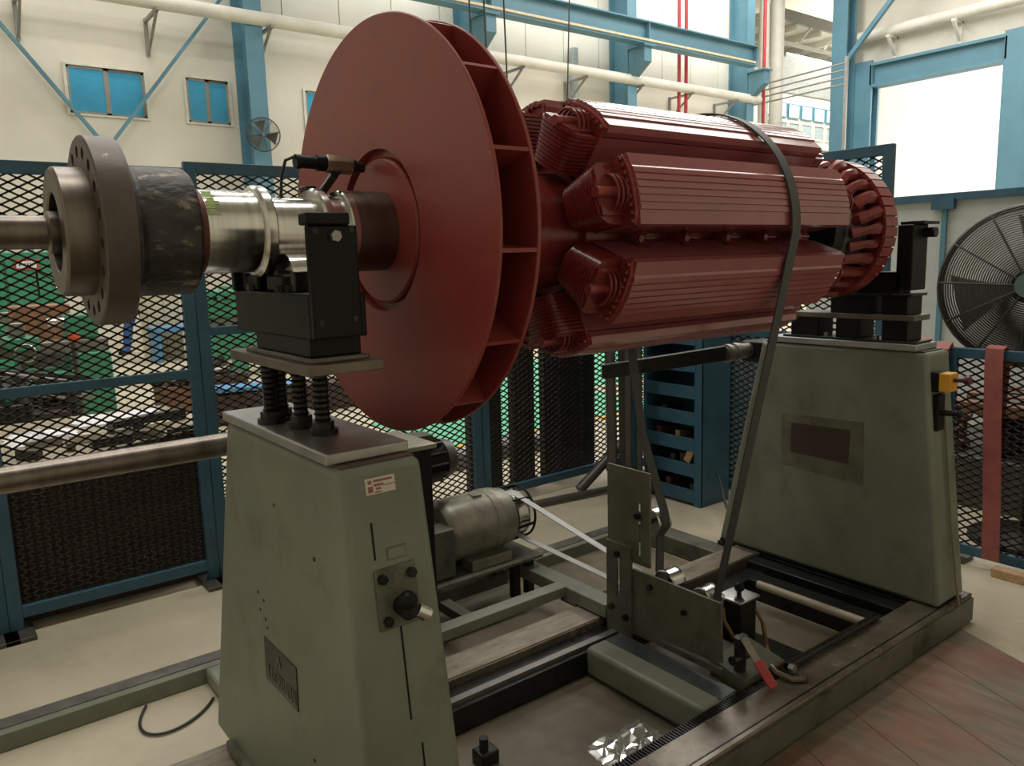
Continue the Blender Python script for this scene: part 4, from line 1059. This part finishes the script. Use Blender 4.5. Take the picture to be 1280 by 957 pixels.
def fence_panel(o, du, L0, L1, z0, z1, mids, label, sw=.055, foot=True, mesh=True, group='wire mesh fence panels'):
    du = Vector(du); nrm = Vector((-du.y, du.x, 0)); o = Vector(o)
    t = thing('mesh_fence_panel', o + du * (L0 + L1) / 2, label, 'fence', group)
    def bx(s0, s1, a, c, dp=.035):
        p = []
        for z in (a, c):
            for (s, k) in ((s0, -1), (s1, -1), (s1, 1), (s0, 1)):
                q = o + du * s + nrm * k * dp / 2; p.append((q.x, q.y, z))
        return B().hexa(p)
    for s in (L0, L1 - sw):
        part('stile', bx(s, s + sw, z0 if not foot else .02, z1), FENCE, t, bevel=.003)
    part('top_rail', bx(L0 + sw, L1 - sw, z1 - sw, z1), FENCE, t, bevel=.003)
    part('bottom_rail', bx(L0 + sw, L1 - sw, z0, z0 + sw), FENCE, t, bevel=.003)
    for zm in mids:
        part('mid_rail', bx(L0 + sw, L1 - sw, zm - .022, zm + .022), FENCE, t, bevel=.003)
    part('expanded_mesh', lattice(o + nrm * .008, du, L0 + sw * .6, L1 - sw * .6, z0 + sw * .6, z1 - sw * .6), MESHM, t, kind='stuff', smooth=0)
    if foot:
        for s in (L0 + .03, L1 - .03):
            p = o + du * s
            part('foot_plate', B().box(p.x - .06, p.x + .06, p.y - .13, p.y + .13, 0, .02), GREYPIPE, t, bevel=.003)
    return t
def fences():
    Y = 4.0
    fence_panel((0, Y, 0), (1, 0, 0), -.78, .199, .07, 2.07, (1.08,), 'blue framed mesh fence panel at the far left edge')
    fence_panel((0, Y, 0), (1, 0, 0), .20, 1.12, .07, 2.07, (1.085,), 'blue framed mesh fence panel with brown board behind, left of the near pedestal')
    fence_panel((0, Y, 0), (1, 0, 0), 1.125, 2.80, .07, 2.10, (1.285,), 'blue framed mesh fence panel behind the fan wheel')
    fence_panel((0, Y, 0), (1, 0, 0), 2.81, 4.12, .07, 2.10, (), 'blue framed mesh fence panel in front of the dark upright slabs')
    fence_panel((4.15, 0, 0), (0, 1, 0), 2.10, 3.98, .07, 2.13, (1.1,), 'tall blue mesh fence panel beyond the far rotor end')
    fence_panel((4.15, 0, 0), (0, 1, 0), -.3, 1.78, .04, 1.095, (), 'low blue mesh fence panel draped with red hose at the right', sw=.05)
    solo('brown_board', B().hexa([(.24, 4.10, .0), (1.10, 4.10, .0), (1.10, 4.12, .0), (.24, 4.12, .0), (.24, 4.04, .72), (1.10, 4.04, .80), (1.10, 4.06, .80), (.24, 4.06, .72)]), BROWN, 'dark brown sheet leaning behind the lower half of the fence', 'board', smooth=0)
    solo('brown_board', B().hexa([(-.7, 4.10, .0), (.17, 4.10, .0), (.17, 4.12, .0), (-.7, 4.12, .0), (-.7, 4.04, .7), (.17, 4.04, .7), (.17, 4.06, .7), (-.7, 4.06, .7)]), BROWN, 'dark brown sheet at the left picture edge behind the fence', 'board', smooth=0)
    # dark upright slabs behind the fence
    spec = [(2.85, 3.115), (3.215, 3.405), (3.495, 3.625), (3.645, 3.845), (3.87, 3.985)]
    for i, (a, c) in enumerate(spec):
        solo('upright_slab', B().hexa([(a, 4.20, 0), (c, 4.20, 0), (c, 4.26, 0), (a, 4.26, 0), (a, 4.18, 1.75 - .05 * i), (c, 4.18, 1.75 - .05 * i), (c, 4.24, 1.75 - .05 * i), (a, 4.24, 1.75 - .05 * i)]), DARKW, 'tall black slab leaning upright behind the mesh, %s from the left' % ['first', 'second', 'third', 'fourth', 'fifth'][i], 'slab', 'black upright slabs', bevel=.004)
    # hoses on the low fence
    def strap(pts, wd, th, dirv):
        b = B(); dv = Vector(dirv); vs = []
        for i, p in enumerate(pts):
            p = Vector(p); d = (Vector(pts[min(i + 1, len(pts) - 1)]) - Vector(pts[max(i - 1, 0)])).normalized(); nn = d.cross(dv).normalized()
            for (k, l) in ((-1, 0), (1, 0), (1, 1), (-1, 1)):
                vs.append(p + dv * wd / 2 * k + nn * th * l)
        fs = []
        for i in range(len(pts) - 1):
            for k in range(4):
                l = (k + 1) % 4; fs.append((4 * i + k, 4 * i + l, 4 * i + 4 + l, 4 * i + 4 + k))
        n = len(vs); fs += [(3, 2, 1, 0), (n - 4, n - 3, n - 2, n - 1)]
        return b.add(vs, fs)
    solo('flat_hose', strap([(4.22, 1.56, .75), (4.215, 1.555, 1.03), (4.19, 1.555, 1.105), (4.15, 1.55, 1.118), (4.11, 1.55, 1.105), (4.095, 1.545, 1.03), (4.09, 1.53, .70), (4.09, 1.51, .35), (4.09, 1.50, .06)], .08, .006, (0, 1, 0)), HOSE, 'flat red hose hanging down the middle of the low fence', 'hose', 'red hoses on the fence')
    solo('flat_hose', strap([(4.21, 1.93, .80), (4.205, 1.93, 1.06), (4.16, 1.92, 1.135), (4.08, 1.90, 1.10), (4.06, 1.88, .9), (4.06, 1.86, .60), (4.06, 1.84, .45)], .11, .008, (0, 1, 0)), HOSE, 'broad fold of flat red hose behind the far pedestal', 'hose', 'red hoses on the fence')
    solo('flat_hose', strap([(4.21, 1.80, .85), (4.205, 1.80, 1.05), (4.16, 1.80, 1.12), (4.09, 1.79, 1.09), (4.07, 1.78, .9), (4.075, 1.765, .62), (4.08, 1.75, .5)], .075, .008, (0, 1, 0)), HOSE, 'narrow fold of red hose over the end post of the low fence', 'hose', 'red hoses on the fence')
    # floor fan beyond the fence
    c = Vector((4.55, 1.575, 1.385)); t = thing('floor_fan', (4.6, 1.55, 0), 'large round caged floor fan behind the low fence', 'fan')
    d = Vector((-.93, -.30, .06))
    P = fan_parts(t, c, d, .405, 30, 12, FANM, FANB)
    dn = d.normalized()
    part('hub', B().cyl(c + dn * .085, c + dn * .105, .062, n=24), TEAL, t)
    part('motor', B().cyl(c - dn * .06, c - dn * .22, .085, n=20), BLACK, t)
    part('pole', B().cyl((c.x + .12, c.y - .03, .05), (c.x + .12, c.y - .03, 1.36), .03, n=14), BLACK, t)
    part('base', B().lathe([(0, .28), (.03, .27), (.05, .05), (.06, .03)], (c.x + .12, c.y - .03, 0), (0, 0, 1), 28), BLACK, t)
    # grey partition boards far right
    bt = thing('partition_screen', (7.0, 2.0, 0), 'pale grey panel partition with thin blue posts, under the bright doorway', 'partition')
    for k in range(4):
        y1 = 4.35 - 1.28 * k
        part('panel', B().box(7.0, 7.03, y1 - 1.25, y1 - .0, .05, 1.97), BOARD, bt, smooth=0)
        part('post', B().box(6.97, 7.06, y1 - 1.285, y1 - 1.245, 0, 2.0), STRUCT, bt, smooth=0)
    part('head_rail', B().box(6.96, 7.08, -1.0, 4.4, 1.97, 2.03), FENCE, bt, smooth=0)
    for k in range(3):
        part('hinge', B().box(6.94, 6.99, 3.0 - 1.28 * k, 3.18 - 1.28 * k, 1.90, 1.99), FENCE, bt, smooth=0)
    # coils of cable and scrap behind the low fence
    rnd = random.Random(5)
    for i in range(9):
        x = 5.29 + .46 * (i % 2); y = .46 + .46 * (i // 2); r = rnd.uniform(.15, .19)
        b = B()
        for k in range(5):
            rr = r * rnd.uniform(.85, 1.05); zz = .345 + .045 * k
            ph = rnd.uniform(0, 6)
            b.tube([(x + rr * math.cos(2 * PI * j / 24 + ph), y + rr * math.sin(2 * PI * j / 24 + ph), zz + .012 * math.sin(3 * 2 * PI * j / 24)) for j in range(24)], .022, 6, True)
        solo('cable_coil', b, (BLACK, GREYPIPE, RUST)[i % 3], 'coil of %s cable in the scrap heap, %s from the right fence end' % (('black', 'grey', 'rusty brown')[i % 3], ('nearest', 'near', 'second nearest', 'mid-near', 'middle', 'mid-far', 'second farthest', 'far', 'farthest')[i]), 'coil', 'cable coils in the scrap heap')
    for i in range(5):
        y = .9 + .28 * i
        solo('scrap_bar', B().bar((5.05 + .17 * i, .35 + .1 * i, .615), (5.15 + .17 * i, 2.2 - .1 * (i % 2), .615), .10, .07), (RUST, GREYPIPE)[i % 2], ('rusty' if i % 2 == 0 else 'grey') + ' bar lying on the scrap heap, %s one behind the low fence' % ('front', 'second', 'middle', 'fourth', 'rearmost')[i], 'bar', 'bars on the scrap heap', bevel=.004)
    solo('scrap_bin', B().box(5.05, 6.0, .2, 2.9, 0, .32), GREYPIPE, 'low dark scrap bin behind the low fence', 'bin', bevel=.01)
fences()

def cabinet():
    t = thing('shelf_rack', (3.98, 3.3, 0), 'blue steel rack of open trays with scrap, behind the far pedestal', 'rack')
    x0, x1, y0, y1, zt = 3.84, 4.12, 3.08, 3.56, 1.14
    part('side_panel', B().box(x0, x1, y0, y0 + .02, .0, zt), CABB, t, smooth=0)
    part('side_panel', B().box(x0, x1, y1 - .02, y1, .0, zt), CABB, t, smooth=0)
    part('front_post', B().box(x0 - .004, x0 + .01, y0, y0 + .055, 0, zt), CABB, t, smooth=0)
    part('back_panel', B().box(x1 - .01, x1, y0 + .02, y1 - .02, .02, zt), CABB, t, smooth=0)
    part('top_panel', B().box(x0, x1, y0, y1, zt - .015, zt), CABB, t, smooth=0)
    for i, (a, c) in enumerate(((.02, .105), (.19, .275), (.355, .44), (.525, .61), (.695, .775), (.865, .94), (1.035, 1.13))):
        sh = part('tray_lip', B().box(x0 - .006, x0 + .006, y0 + .05, y1, a, c), CABB, t, smooth=0)
        part('tray_floor', B().box(x0, x1 - .01, y0 + .02, y1 - .02, a, a + .01), CABB, sh, smooth=0)
    rnd = random.Random(11)
    for i in range(9):
        lv = (0, 1, 1, 2, 1, 0, 3, 2, 0)[i]; zb = (.03, .20, .365, .535)[lv] + .001
        y = y0 + .08 + .04 * i; h = rnd.uniform(.08, .13)
        solo('scrap_piece', B().hexa([(3.87, y, zb), (4.08, y + .03, zb), (4.08, y + .07, zb), (3.87, y + .04, zb), (3.87, y, zb + h), (4.08, y + .04, zb + h * .7), (4.08, y + .08, zb + h * .7), (3.87, y + .04, zb + h)]), (WOOD if i == 3 else RUST if i % 2 else GREYPIPE), ('pale wood offcut in the blue rack' if i == 3 else ('rusty' if i % 2 else 'grey') + ' scrap piece in the %s tray of the blue rack' % ('lowest', 'second lowest', 'third', 'fourth')[lv]), 'scrap', 'scrap in the blue rack', bevel=.003)
    solo('wood_offcut', B().bar((3.85, 3.20, .285), (3.855, 3.16, .375), .03, .045), WOOD, 'pale split wood offcut leaning on a lower tray of the blue rack', 'wood')
    # leaning pipes beside the rack
    for i, (bx, by, tx, ty, r, z1) in enumerate(((3.50, 3.52, 3.55, 3.60, .034, 1.55), (3.58, 3.46, 3.62, 3.50, .026, 1.35), (3.64, 3.42, 3.68, 3.46, .022, 1.3), (3.70, 3.60, 3.74, 3.66, .04, 1.5))):
        solo('leaning_pipe', B().cyl((bx, by, 0), (tx, ty, z1), r, n=14), GREYPIPE, ['thickest grey pipe standing left of the blue rack', 'slim grey pipe standing second from the left beside the rack', 'slimmest grey pipe standing against the blue rack', 'broad grey pipe standing behind the slim ones by the rack'][i], 'pipe', 'standing pipes')
    solo('slanted_pipe', B().cyl((3.44, 3.78, .05), (3.80, 3.74, .31), .034, n=14), GREYPIPE, 'grey pipe slanting from the floor to the standing pipes', 'pipe')
    solo('floor_bar', B().cyl((3.05, 3.80, .03), (3.75, 3.70, .03), .022, n=10), GREYPIPE, 'dark bar lying on the floor by the fence foot', 'bar')
    solo('wall_locker', B().box(4.3, 4.7, 3.2, 4.0, 0, 1.5), CABB, 'blue steel locker behind the rack and fence', 'locker', bevel=.01)
cabinet()

# ================================================================== WORKSHOP BEYOND THE FENCE
def lathe_machine(label):
    t = thing('lathe_machine', (0, 0, 0), label, 'lathe', 'green lathes')
    part('headstock_base', B().box(-1.0, -.35, -.28, .28, 0, .72), LGREEN, t, bevel=.02)
    part('tail_base', B().box(.6, 1.0, -.25, .25, 0, .72), LGREEN, t, bevel=.02)
    part('chip_tray', B().box(-.4, .65, -.34, .3, .50, .55), LGREEN, t, bevel=.01)
    part('bed', B().box(-.95, 1.0, -.17, .17, .72, .86), STEELD, t, bevel=.01)
    hs = part('headstock', B().box(-1.0, -.42, -.24, .24, .86, 1.26), LGREEN, t, bevel=.03)
    part('chuck', B().cyl((-.42, 0, 1.06), (-.27, 0, 1.06), .16, n=24), STEELD, hs)
    for k in range(3):
        part('knob', B().cyl((-.9 + .15 * k, -.24, 1.15), (-.9 + .15 * k, -.30, 1.15), .03, n=10), BLACK, hs)
    cr = part('carriage', B().box(.0, .30, -.33, .22, .80, .93), LGREEN, t, bevel=.01)
    part('tool_post', B().box(.08, .22, -.12, .02, .93, 1.08), STEELD, cr, bevel=.01)
    part('handwheel', B().tube([(.15 + .09 * math.cos(a), -.40, .78 + .09 * math.sin(a)) for a in [2 * PI * i / 20 for i in range(20)]], .013, 6, True), STEEL, cr)
    ts = part('tailstock', B().box(.62, .92, -.14, .14, .86, 1.14), LGREEN, t, bevel=.03)
    part('quill', B().cyl((.45, 0, 1.06), (.95, 0, 1.06), .045, n=14), STEEL, ts)
    return t
def workshop():
    l0 = lathe_machine('green lathe with a square green base just right of the dark rods, beyond the fence')
    l0.location = (.74, 9.75, 0); l0.rotation_euler[2] = math.radians(4)
    copytree(l0, (4.35, 11.8, 0), math.radians(-10), 'green lathe seen between the fence post and the black bearing block')
    copytree(l0, (.9, 12.6, 0), math.radians(5), 'green lathe under the lamp below the white sign')
    copytree(l0, (5.6, 14.6, 0), math.radians(0), 'green lathe far back, right of the beige cabinet')
    # green electrical panel with sign
    t = thing('machine_cabinet', (1.5, 14.5, 0), 'tall green machine cabinet carrying a white sign with red border', 'cabinet')
    part('body', B().box(.5, 2.05, 14.4, 14.9, 0, 1.92), LGREEN, t, bevel=.02)
    part('door', B().box(.55, 1.25, 14.36, 14.4, .15, 1.8), LGREEN, t, bevel=.01)
    part('door', B().box(1.29, 2.0, 14.36, 14.4, .15, 1.8), LGREEN, t, bevel=.01)
    sg = part('sign', B().box(1.40, 1.73, 14.345, 14.36, 1.64, 1.80), M('sign_red', (.6, .05, .03), .5), t, label='white sign with a red border', smooth=0)
    part('sign_face', B().box(1.43, 1.70, 14.338, 14.346, 1.665, 1.775), PLASTIC, sg, smooth=0)
    mk = B()
    for k in range(6): mk.box(1.47 + .036 * k, 1.485 + .036 * k, 14.334, 14.339, 1.70 + .008 * (k % 2), 1.74)
    part('sign_marks', mk, BLACK, sg, smooth=0)
    # lamp on an arm
    t = thing('machine_lamp', (1.75, 12.2, 0), 'small lit work lamp beyond the fence, left of the flange', 'lamp')
    part('post', B().cyl((1.45, 12.3, 1.26), (1.45, 12.3, 1.62), .015, n=8), BLACK, t)
    part('arm', B().cyl((1.45, 12.3, 1.62), (1.66, 12.15, 1.46), .012, n=8), BLACK, t)
    part('bulb', B().ball((1.68, 12.1, 1.405), .05), LAMPG, t)
    part('shade', B().lathe([(0, .03), (.06, .05), (.10, .09)], (1.66, 12.15, 1.50), (.1, -.3, -1), 16), GREYPIPE, t)
    solo('copper_box', B().box(.95, 1.55, 10.6, 10.95, .80, 1.22), M('copper_brown', (.34, .16, .09), .5, var=.2), 'copper-brown box standing behind the front lathe', 'box', bevel=.02)
    solo('copper_box_stand', B().box(.98, 1.52, 10.62, 10.93, 0, .80), GREYPIPE, 'dark stand under the copper-brown box', 'stand', bevel=.01)
    solo('beige_cabinet', B().box(3.35, 3.95, 14.95, 15.4, 0, 1.30).box(3.37, 3.64, 14.93, 14.95, .1, 1.26).box(3.66, 3.93, 14.93, 14.95, .1, 1.26), BEIGE, 'beige two-door cabinet beside the person in blue', 'cabinet', bevel=.01)
    solo('blue_bench', B().box(3.3, 4.6, 14.3, 14.85, .50, .60).box(3.32, 3.42, 14.32, 14.82, 0, .5).box(4.48, 4.58, 14.32, 14.82, 0, .5), BLUEPL, 'low blue bench in front of the beige cabinet', 'bench', bevel=.01)
    for i in range(12):
        z = .50 + .05 * (i % 5); y = 8.15 + .06 * (i // 4)
        solo('steel_rod', B().cyl((.25 + .05 * (i % 3), y, z + .10), (1.05 + .03 * i, y + .15, z - .14 + .02 * (i % 4)), .022, n=8), (BLACKG, STEELD, BLACKG)[i % 3], ('bright' if i % 3 == 1 else 'black') + ' rod in the bundle at the left beyond the fence', 'rod', 'bundle of rods')
    solo('rod_stand', B().box(.3, 1.1, 8.1, 8.4, 0, .34), BROWN, 'dark brown stand under the bundle of rods', 'stand', bevel=.01)
    solo('orange_guard', B().lathe([(0, .02), (.01, .055), (.05, .06), (.07, .03)], (1.32, 9.0, .93), (-.2, -1, .2), 18), ORANGE, 'orange-red round guard on the front lathe', 'guard')
    solo('guard_post', B().cyl((1.32, 9.06, 0), (1.32, 9.06, .93), .03, n=10), GREYPIPE, 'grey post carrying the orange-red guard', 'post')
    # things on the floor behind the brown board
    rnd = random.Random(21)
    def crumple(cx, cy, z, wx, wy, h, seed):
        r = random.Random(seed); n = 9; vs = []; fs = []
        for i in range(n):
            for j in range(n):
                u = i / (n - 1) - .5; v = j / (n - 1) - .5; e = 1 - min(1, 2 * max(abs(u), abs(v)))
                vs.append((cx + u * wx + r.uniform(-.02, .02), cy + v * wy + r.uniform(-.02, .02), z + .004 + min(1, e * 2.5) * r.uniform(.3, 1) * h))
        for i in range(n - 1):
            for j in range(n - 1):
                fs.append((i * n + j, (i + 1) * n + j, (i + 1) * n + j + 1, i * n + j + 1))
        return B().add(vs, fs)
    solo('work_table', B().box(.35, 1.58, 5.2, 6.75, .44, .50).box(.4, .48, 5.25, 5.33, 0, .44).box(1.45, 1.53, 5.25, 5.33, 0, .44).box(.4, .48, 6.62, 6.7, 0, .44).box(1.45, 1.53, 6.62, 6.7, 0, .44), M('table_tan', (.30, .26, .18), .6, var=.2), 'low tan work table strewn with parts behind the fence', 'table', bevel=.005)
    solo('white_cloth', crumple(1.17, 6.42, .50, .60, .42, .03, 4), PLASTIC, 'brightest crumpled white sheet on the low table', 'sheet', 'white sheets on the table')
    solo('white_cloth', crumple(.62, 5.95, .50, .42, .34, .07, 9), PLASTIC, 'crumpled white bag at the left end of the low table', 'sheet', 'white sheets on the table')
    for i in range(9):
        x = .48 + .115 * i; y = (5.35, 5.62)[i % 2] + rnd.uniform(0, .12)
        a = rnd.uniform(0, 3); lx = rnd.uniform(.06, .14)
        solo('loose_part', B().bar((x - lx * math.cos(a), y - .5 * lx * math.sin(a), .53), (x + lx * math.cos(a), y + .5 * lx * math.sin(a), .53), .05, .055), (BLACKG, STEELD, PLATED, BEIGE)[i % 4], '%s loose metal part on the low table, %s from the left' % (('black', 'bright', 'brown', 'tan')[i % 4], ('first', 'second', 'third', 'fourth', 'fifth', 'sixth', 'seventh', 'eighth', 'ninth')[i]), 'part', 'loose parts on the table', bevel=.004)
    solo('dark_beam', B().bar((1.0, 5.80, .545), (1.53, 6.0, .545), .08, .08), BLACKG, 'dark heavy beam lying on the right end of the low table', 'beam', bevel=.004)
    solo('green_pot', B().lathe([(0, .05), (.09, .07), (.10, .07), (.10, 0)], (1.74, 5.3, .52), (0, 0, 1), 16), LGREEN2, 'small bright green pot beside the fence post', 'pot')
    solo('pot_stand', B().box(1.66, 1.82, 5.22, 5.38, 0, .52), BROWN, 'brown block under the small green pot', 'block', bevel=.005)
    solo('blue_plate', B().hexa([(2.4, 8.0, .34), (3.3, 8.0, .30), (3.3, 8.35, .30), (2.4, 8.35, .34), (2.4, 8.0, .38), (3.3, 8.0, .34), (3.3, 8.35, .34), (2.4, 8.35, .38)]), BLUEPL, 'blue sheet lying on dark timbers right of the fence post', 'sheet', smooth=0)
    solo('dark_timber', B().box(2.35, 4.1, 8.0, 8.4, 0, .30), BROWN, 'stack of dark timbers under the blue sheet', 'timber', bevel=.01)
    solo('dark_motor', B().cyl((2.1, 6.3, .14), (2.5, 6.2, .14), .14, n=20).box(2.15, 2.45, 6.1, 6.4, 0, .06), BLACKG, 'dark motor casing on the floor behind the near pedestal', 'motor')
    cl = [(.55, 7.6, .35, .5, .55, BLACKG, 'black'), (.15, 8.0, .3, .4, .8, GREYPIPE, 'grey'), (1.05, 8.6, .3, .3, .35, BLACKG, 'black'), (2.3, 9.3, .35, .4, .3, RUST, 'rusty'),
          (.45, 8.9, .3, .3, .9, BLACKG, 'black'), (3.1, 10.2, .6, .35, .25, BROWN, 'brown')]
    pos = ['right behind the white bag', 'at the left edge behind the rods', 'before the square lathe base', 'right of the square lathe base', 'between the rods and the lathe', 'on the floor right of the lathe']
    for i, (x, y, wx, wy, h, mt, cn) in enumerate(cl):
        t = thing('parts_crate', (x, y, 0), cn + ' crate of machine parts ' + pos[i], 'crate', 'crates in the workshop')
        part('box', B().box(x - wx / 2, x + wx / 2, y - wy / 2, y + wy / 2, 0, h), mt, t, bevel=.01)
        for k in range(6):
            r1 = rnd.uniform(.03, .07); px = x + rnd.uniform(-.4, .4) * wx; py = y + rnd.uniform(-.4, .4) * wy
            part('machine_part', B().cyl((px - .08, py, h + r1 * .8), (px + rnd.uniform(.05, .14), py + rnd.uniform(-.1, .1), h + r1 + rnd.uniform(0, .12)), r1, n=10), (STEELD, BLACKG, LGREEN, GREYPIPE)[k % 4], t)
    # yellow line and grey mats on the floor
    tag(solo('floor_line', B().box(3.45, 6.5, 5.5, 5.6, 0.0, .005), M('yellow_line', (.7, .40, .06), .6), smooth=0), kind='structure')
    for i, (x, y, wx, wy) in enumerate(((2.85, 4.9, .5, .35), (3.6, 4.95, .5, .3))):
        solo('scrap_tray', B().box(x, x + wx, y, y + wy, 0, .12), M('grey_tray', (.16, .16, .17), .5), ['grey scrap tray behind the fence below the green floor, left', 'grey scrap tray behind the black slabs, right'][i], 'tray', bevel=.01)
workshop()

def person():
    c = Vector((3.52, 16.3, 0)); yaw = math.radians(-60)
    t = thing('person', c, 'person in blue work clothes walking in the far workshop', 'person')
    J = {'pel': (0, 0, .95), 'sp': (0, .02, 1.15), 'ch': (0, .03, 1.38), 'nk': (0, .02, 1.50), 'hd': (0, 0, 1.56),
         'lh': (-.10, 0, .90), 'lk': (-.12, -.16, .52), 'la': (-.13, -.22, .11), 'lt': (-.13, -.36, .045),
         'rh': (.10, 0, .90), 'rk': (.12, .10, .52), 'ra': (.13, .33, .14), 'rt': (.13, .20, .045),
         'ls': (-.18, .03, 1.40), 'le': (-.24, .10, 1.13), 'lw': (-.22, -.06, .90),
         'rs': (.18, .03, 1.40), 're': (.24, -.03, 1.13), 'rw': (.22, -.20, .98)}
    rad = {'pel': .15, 'sp': .14, 'ch': .16, 'nk': .06, 'hd': .06, 'lh': .115, 'lk': .09, 'la': .08, 'lt': .045, 'rh': .115, 'rk': .09, 'ra': .08, 'rt': .045,
           'ls': .075, 'le': .05, 'lw': .035, 'rs': .075, 're': .05, 'rw': .035}
    E_ = [('pel', 'sp'), ('sp', 'ch'), ('ch', 'nk'), ('nk', 'hd'), ('pel', 'lh'), ('lh', 'lk'), ('lk', 'la'), ('la', 'lt'), ('pel', 'rh'), ('rh', 'rk'), ('rk', 'ra'), ('ra', 'rt'),
          ('ch', 'ls'), ('ls', 'le'), ('le', 'lw'), ('ch', 'rs'), ('rs', 're'), ('re', 'rw')]
    names = list(J)
    me = bpy.data.meshes.new('body'); me.from_pydata([J[n] for n in names], [(names.index(a), names.index(b)) for a, b in E_], [])
    o = bpy.data.objects.new('body', me); COL.objects.link(o); o.parent = t; ORG[o.name] = c
    md = o.modifiers.new('skin', 'SKIN')
    lay = me.skin_vertices[0].data if me.skin_vertices else None
    if lay is None:
        bpy.context.view_layer.objects.active = o
    lay = me.skin_vertices[0].data
    for i, n in enumerate(names):
        lay[i].radius = (rad[n], rad[n] * (.8 if n in ('sp', 'ch', 'pel') else 1)); lay[i].use_root = (n == 'pel')
    o.modifiers.new('sub', 'SUBSURF').levels = 2; o.modifiers['sub'].render_levels = 2
    me.materials.append(BLUEC)
    hb = B().ball((c.x, c.y, 1.66), .105, 18, (.85, .95, 1.15)).ball((c.x, c.y - .10, 1.65), .022, 10).ball((c.x - .09, c.y, 1.65), .025, 10, (.5, 1, 1.3)).ball((c.x + .09, c.y, 1.65), .025, 10, (.5, 1, 1.3))
    h = part('head', hb, SKIN, t)
    part('hair', B().ball((c.x, c.y + .02, 1.70), .108, 18, (.9, .95, 1.0)), HAIR, h)
    for s in (-1, 1):
        part('eye', B().ball((c.x + s * .035, c.y - .09, 1.67), .012, 8), HAIR, h)
    part('mouth', B().box(c.x - .025, c.x + .025, c.y - .098, c.y - .085, 1.595, 1.602), REDTOOL, h)
    for (w_, s) in (((-.22, -.06, .90), -1), ((.22, -.20, .98), 1)):
        hd = B(); p = Vector(w_) + c
        hd.ball((p.x, p.y - .01, p.z - .04), .04, 12, (.5, 1, 1.1))
        for k in range(4):
            hd.tube([(p.x, p.y - .035 + .02 * k, p.z - .07), (p.x + .004 * s, p.y - .038 + .02 * k, p.z - .105), (p.x - .012 * s, p.y - .036 + .02 * k, p.z - .13 - .006 * (k in (1, 2)))], .0085, 6)
        hd.tube([(p.x, p.y - .035, p.z - .03), (p.x - .01 * s, p.y - .065, p.z - .055), (p.x - .015 * s, p.y - .07, p.z - .085)], .009, 6)
        part('hand', hd, SKIN, t)
    for (tx, ty, ax, ay, z0) in ((-.13, -.36, -.13, -.22, .0), (.13, .20, .13, .33, .0)):
        part('shoe', B().box(c.x + tx - .045, c.x + tx + .045, c.y + ty - .05, c.y + ay + .07, z0, z0 + .08), BLACK, t, bevel=.025, seg=3)
    t.rotation_euler[2] = yaw
person()
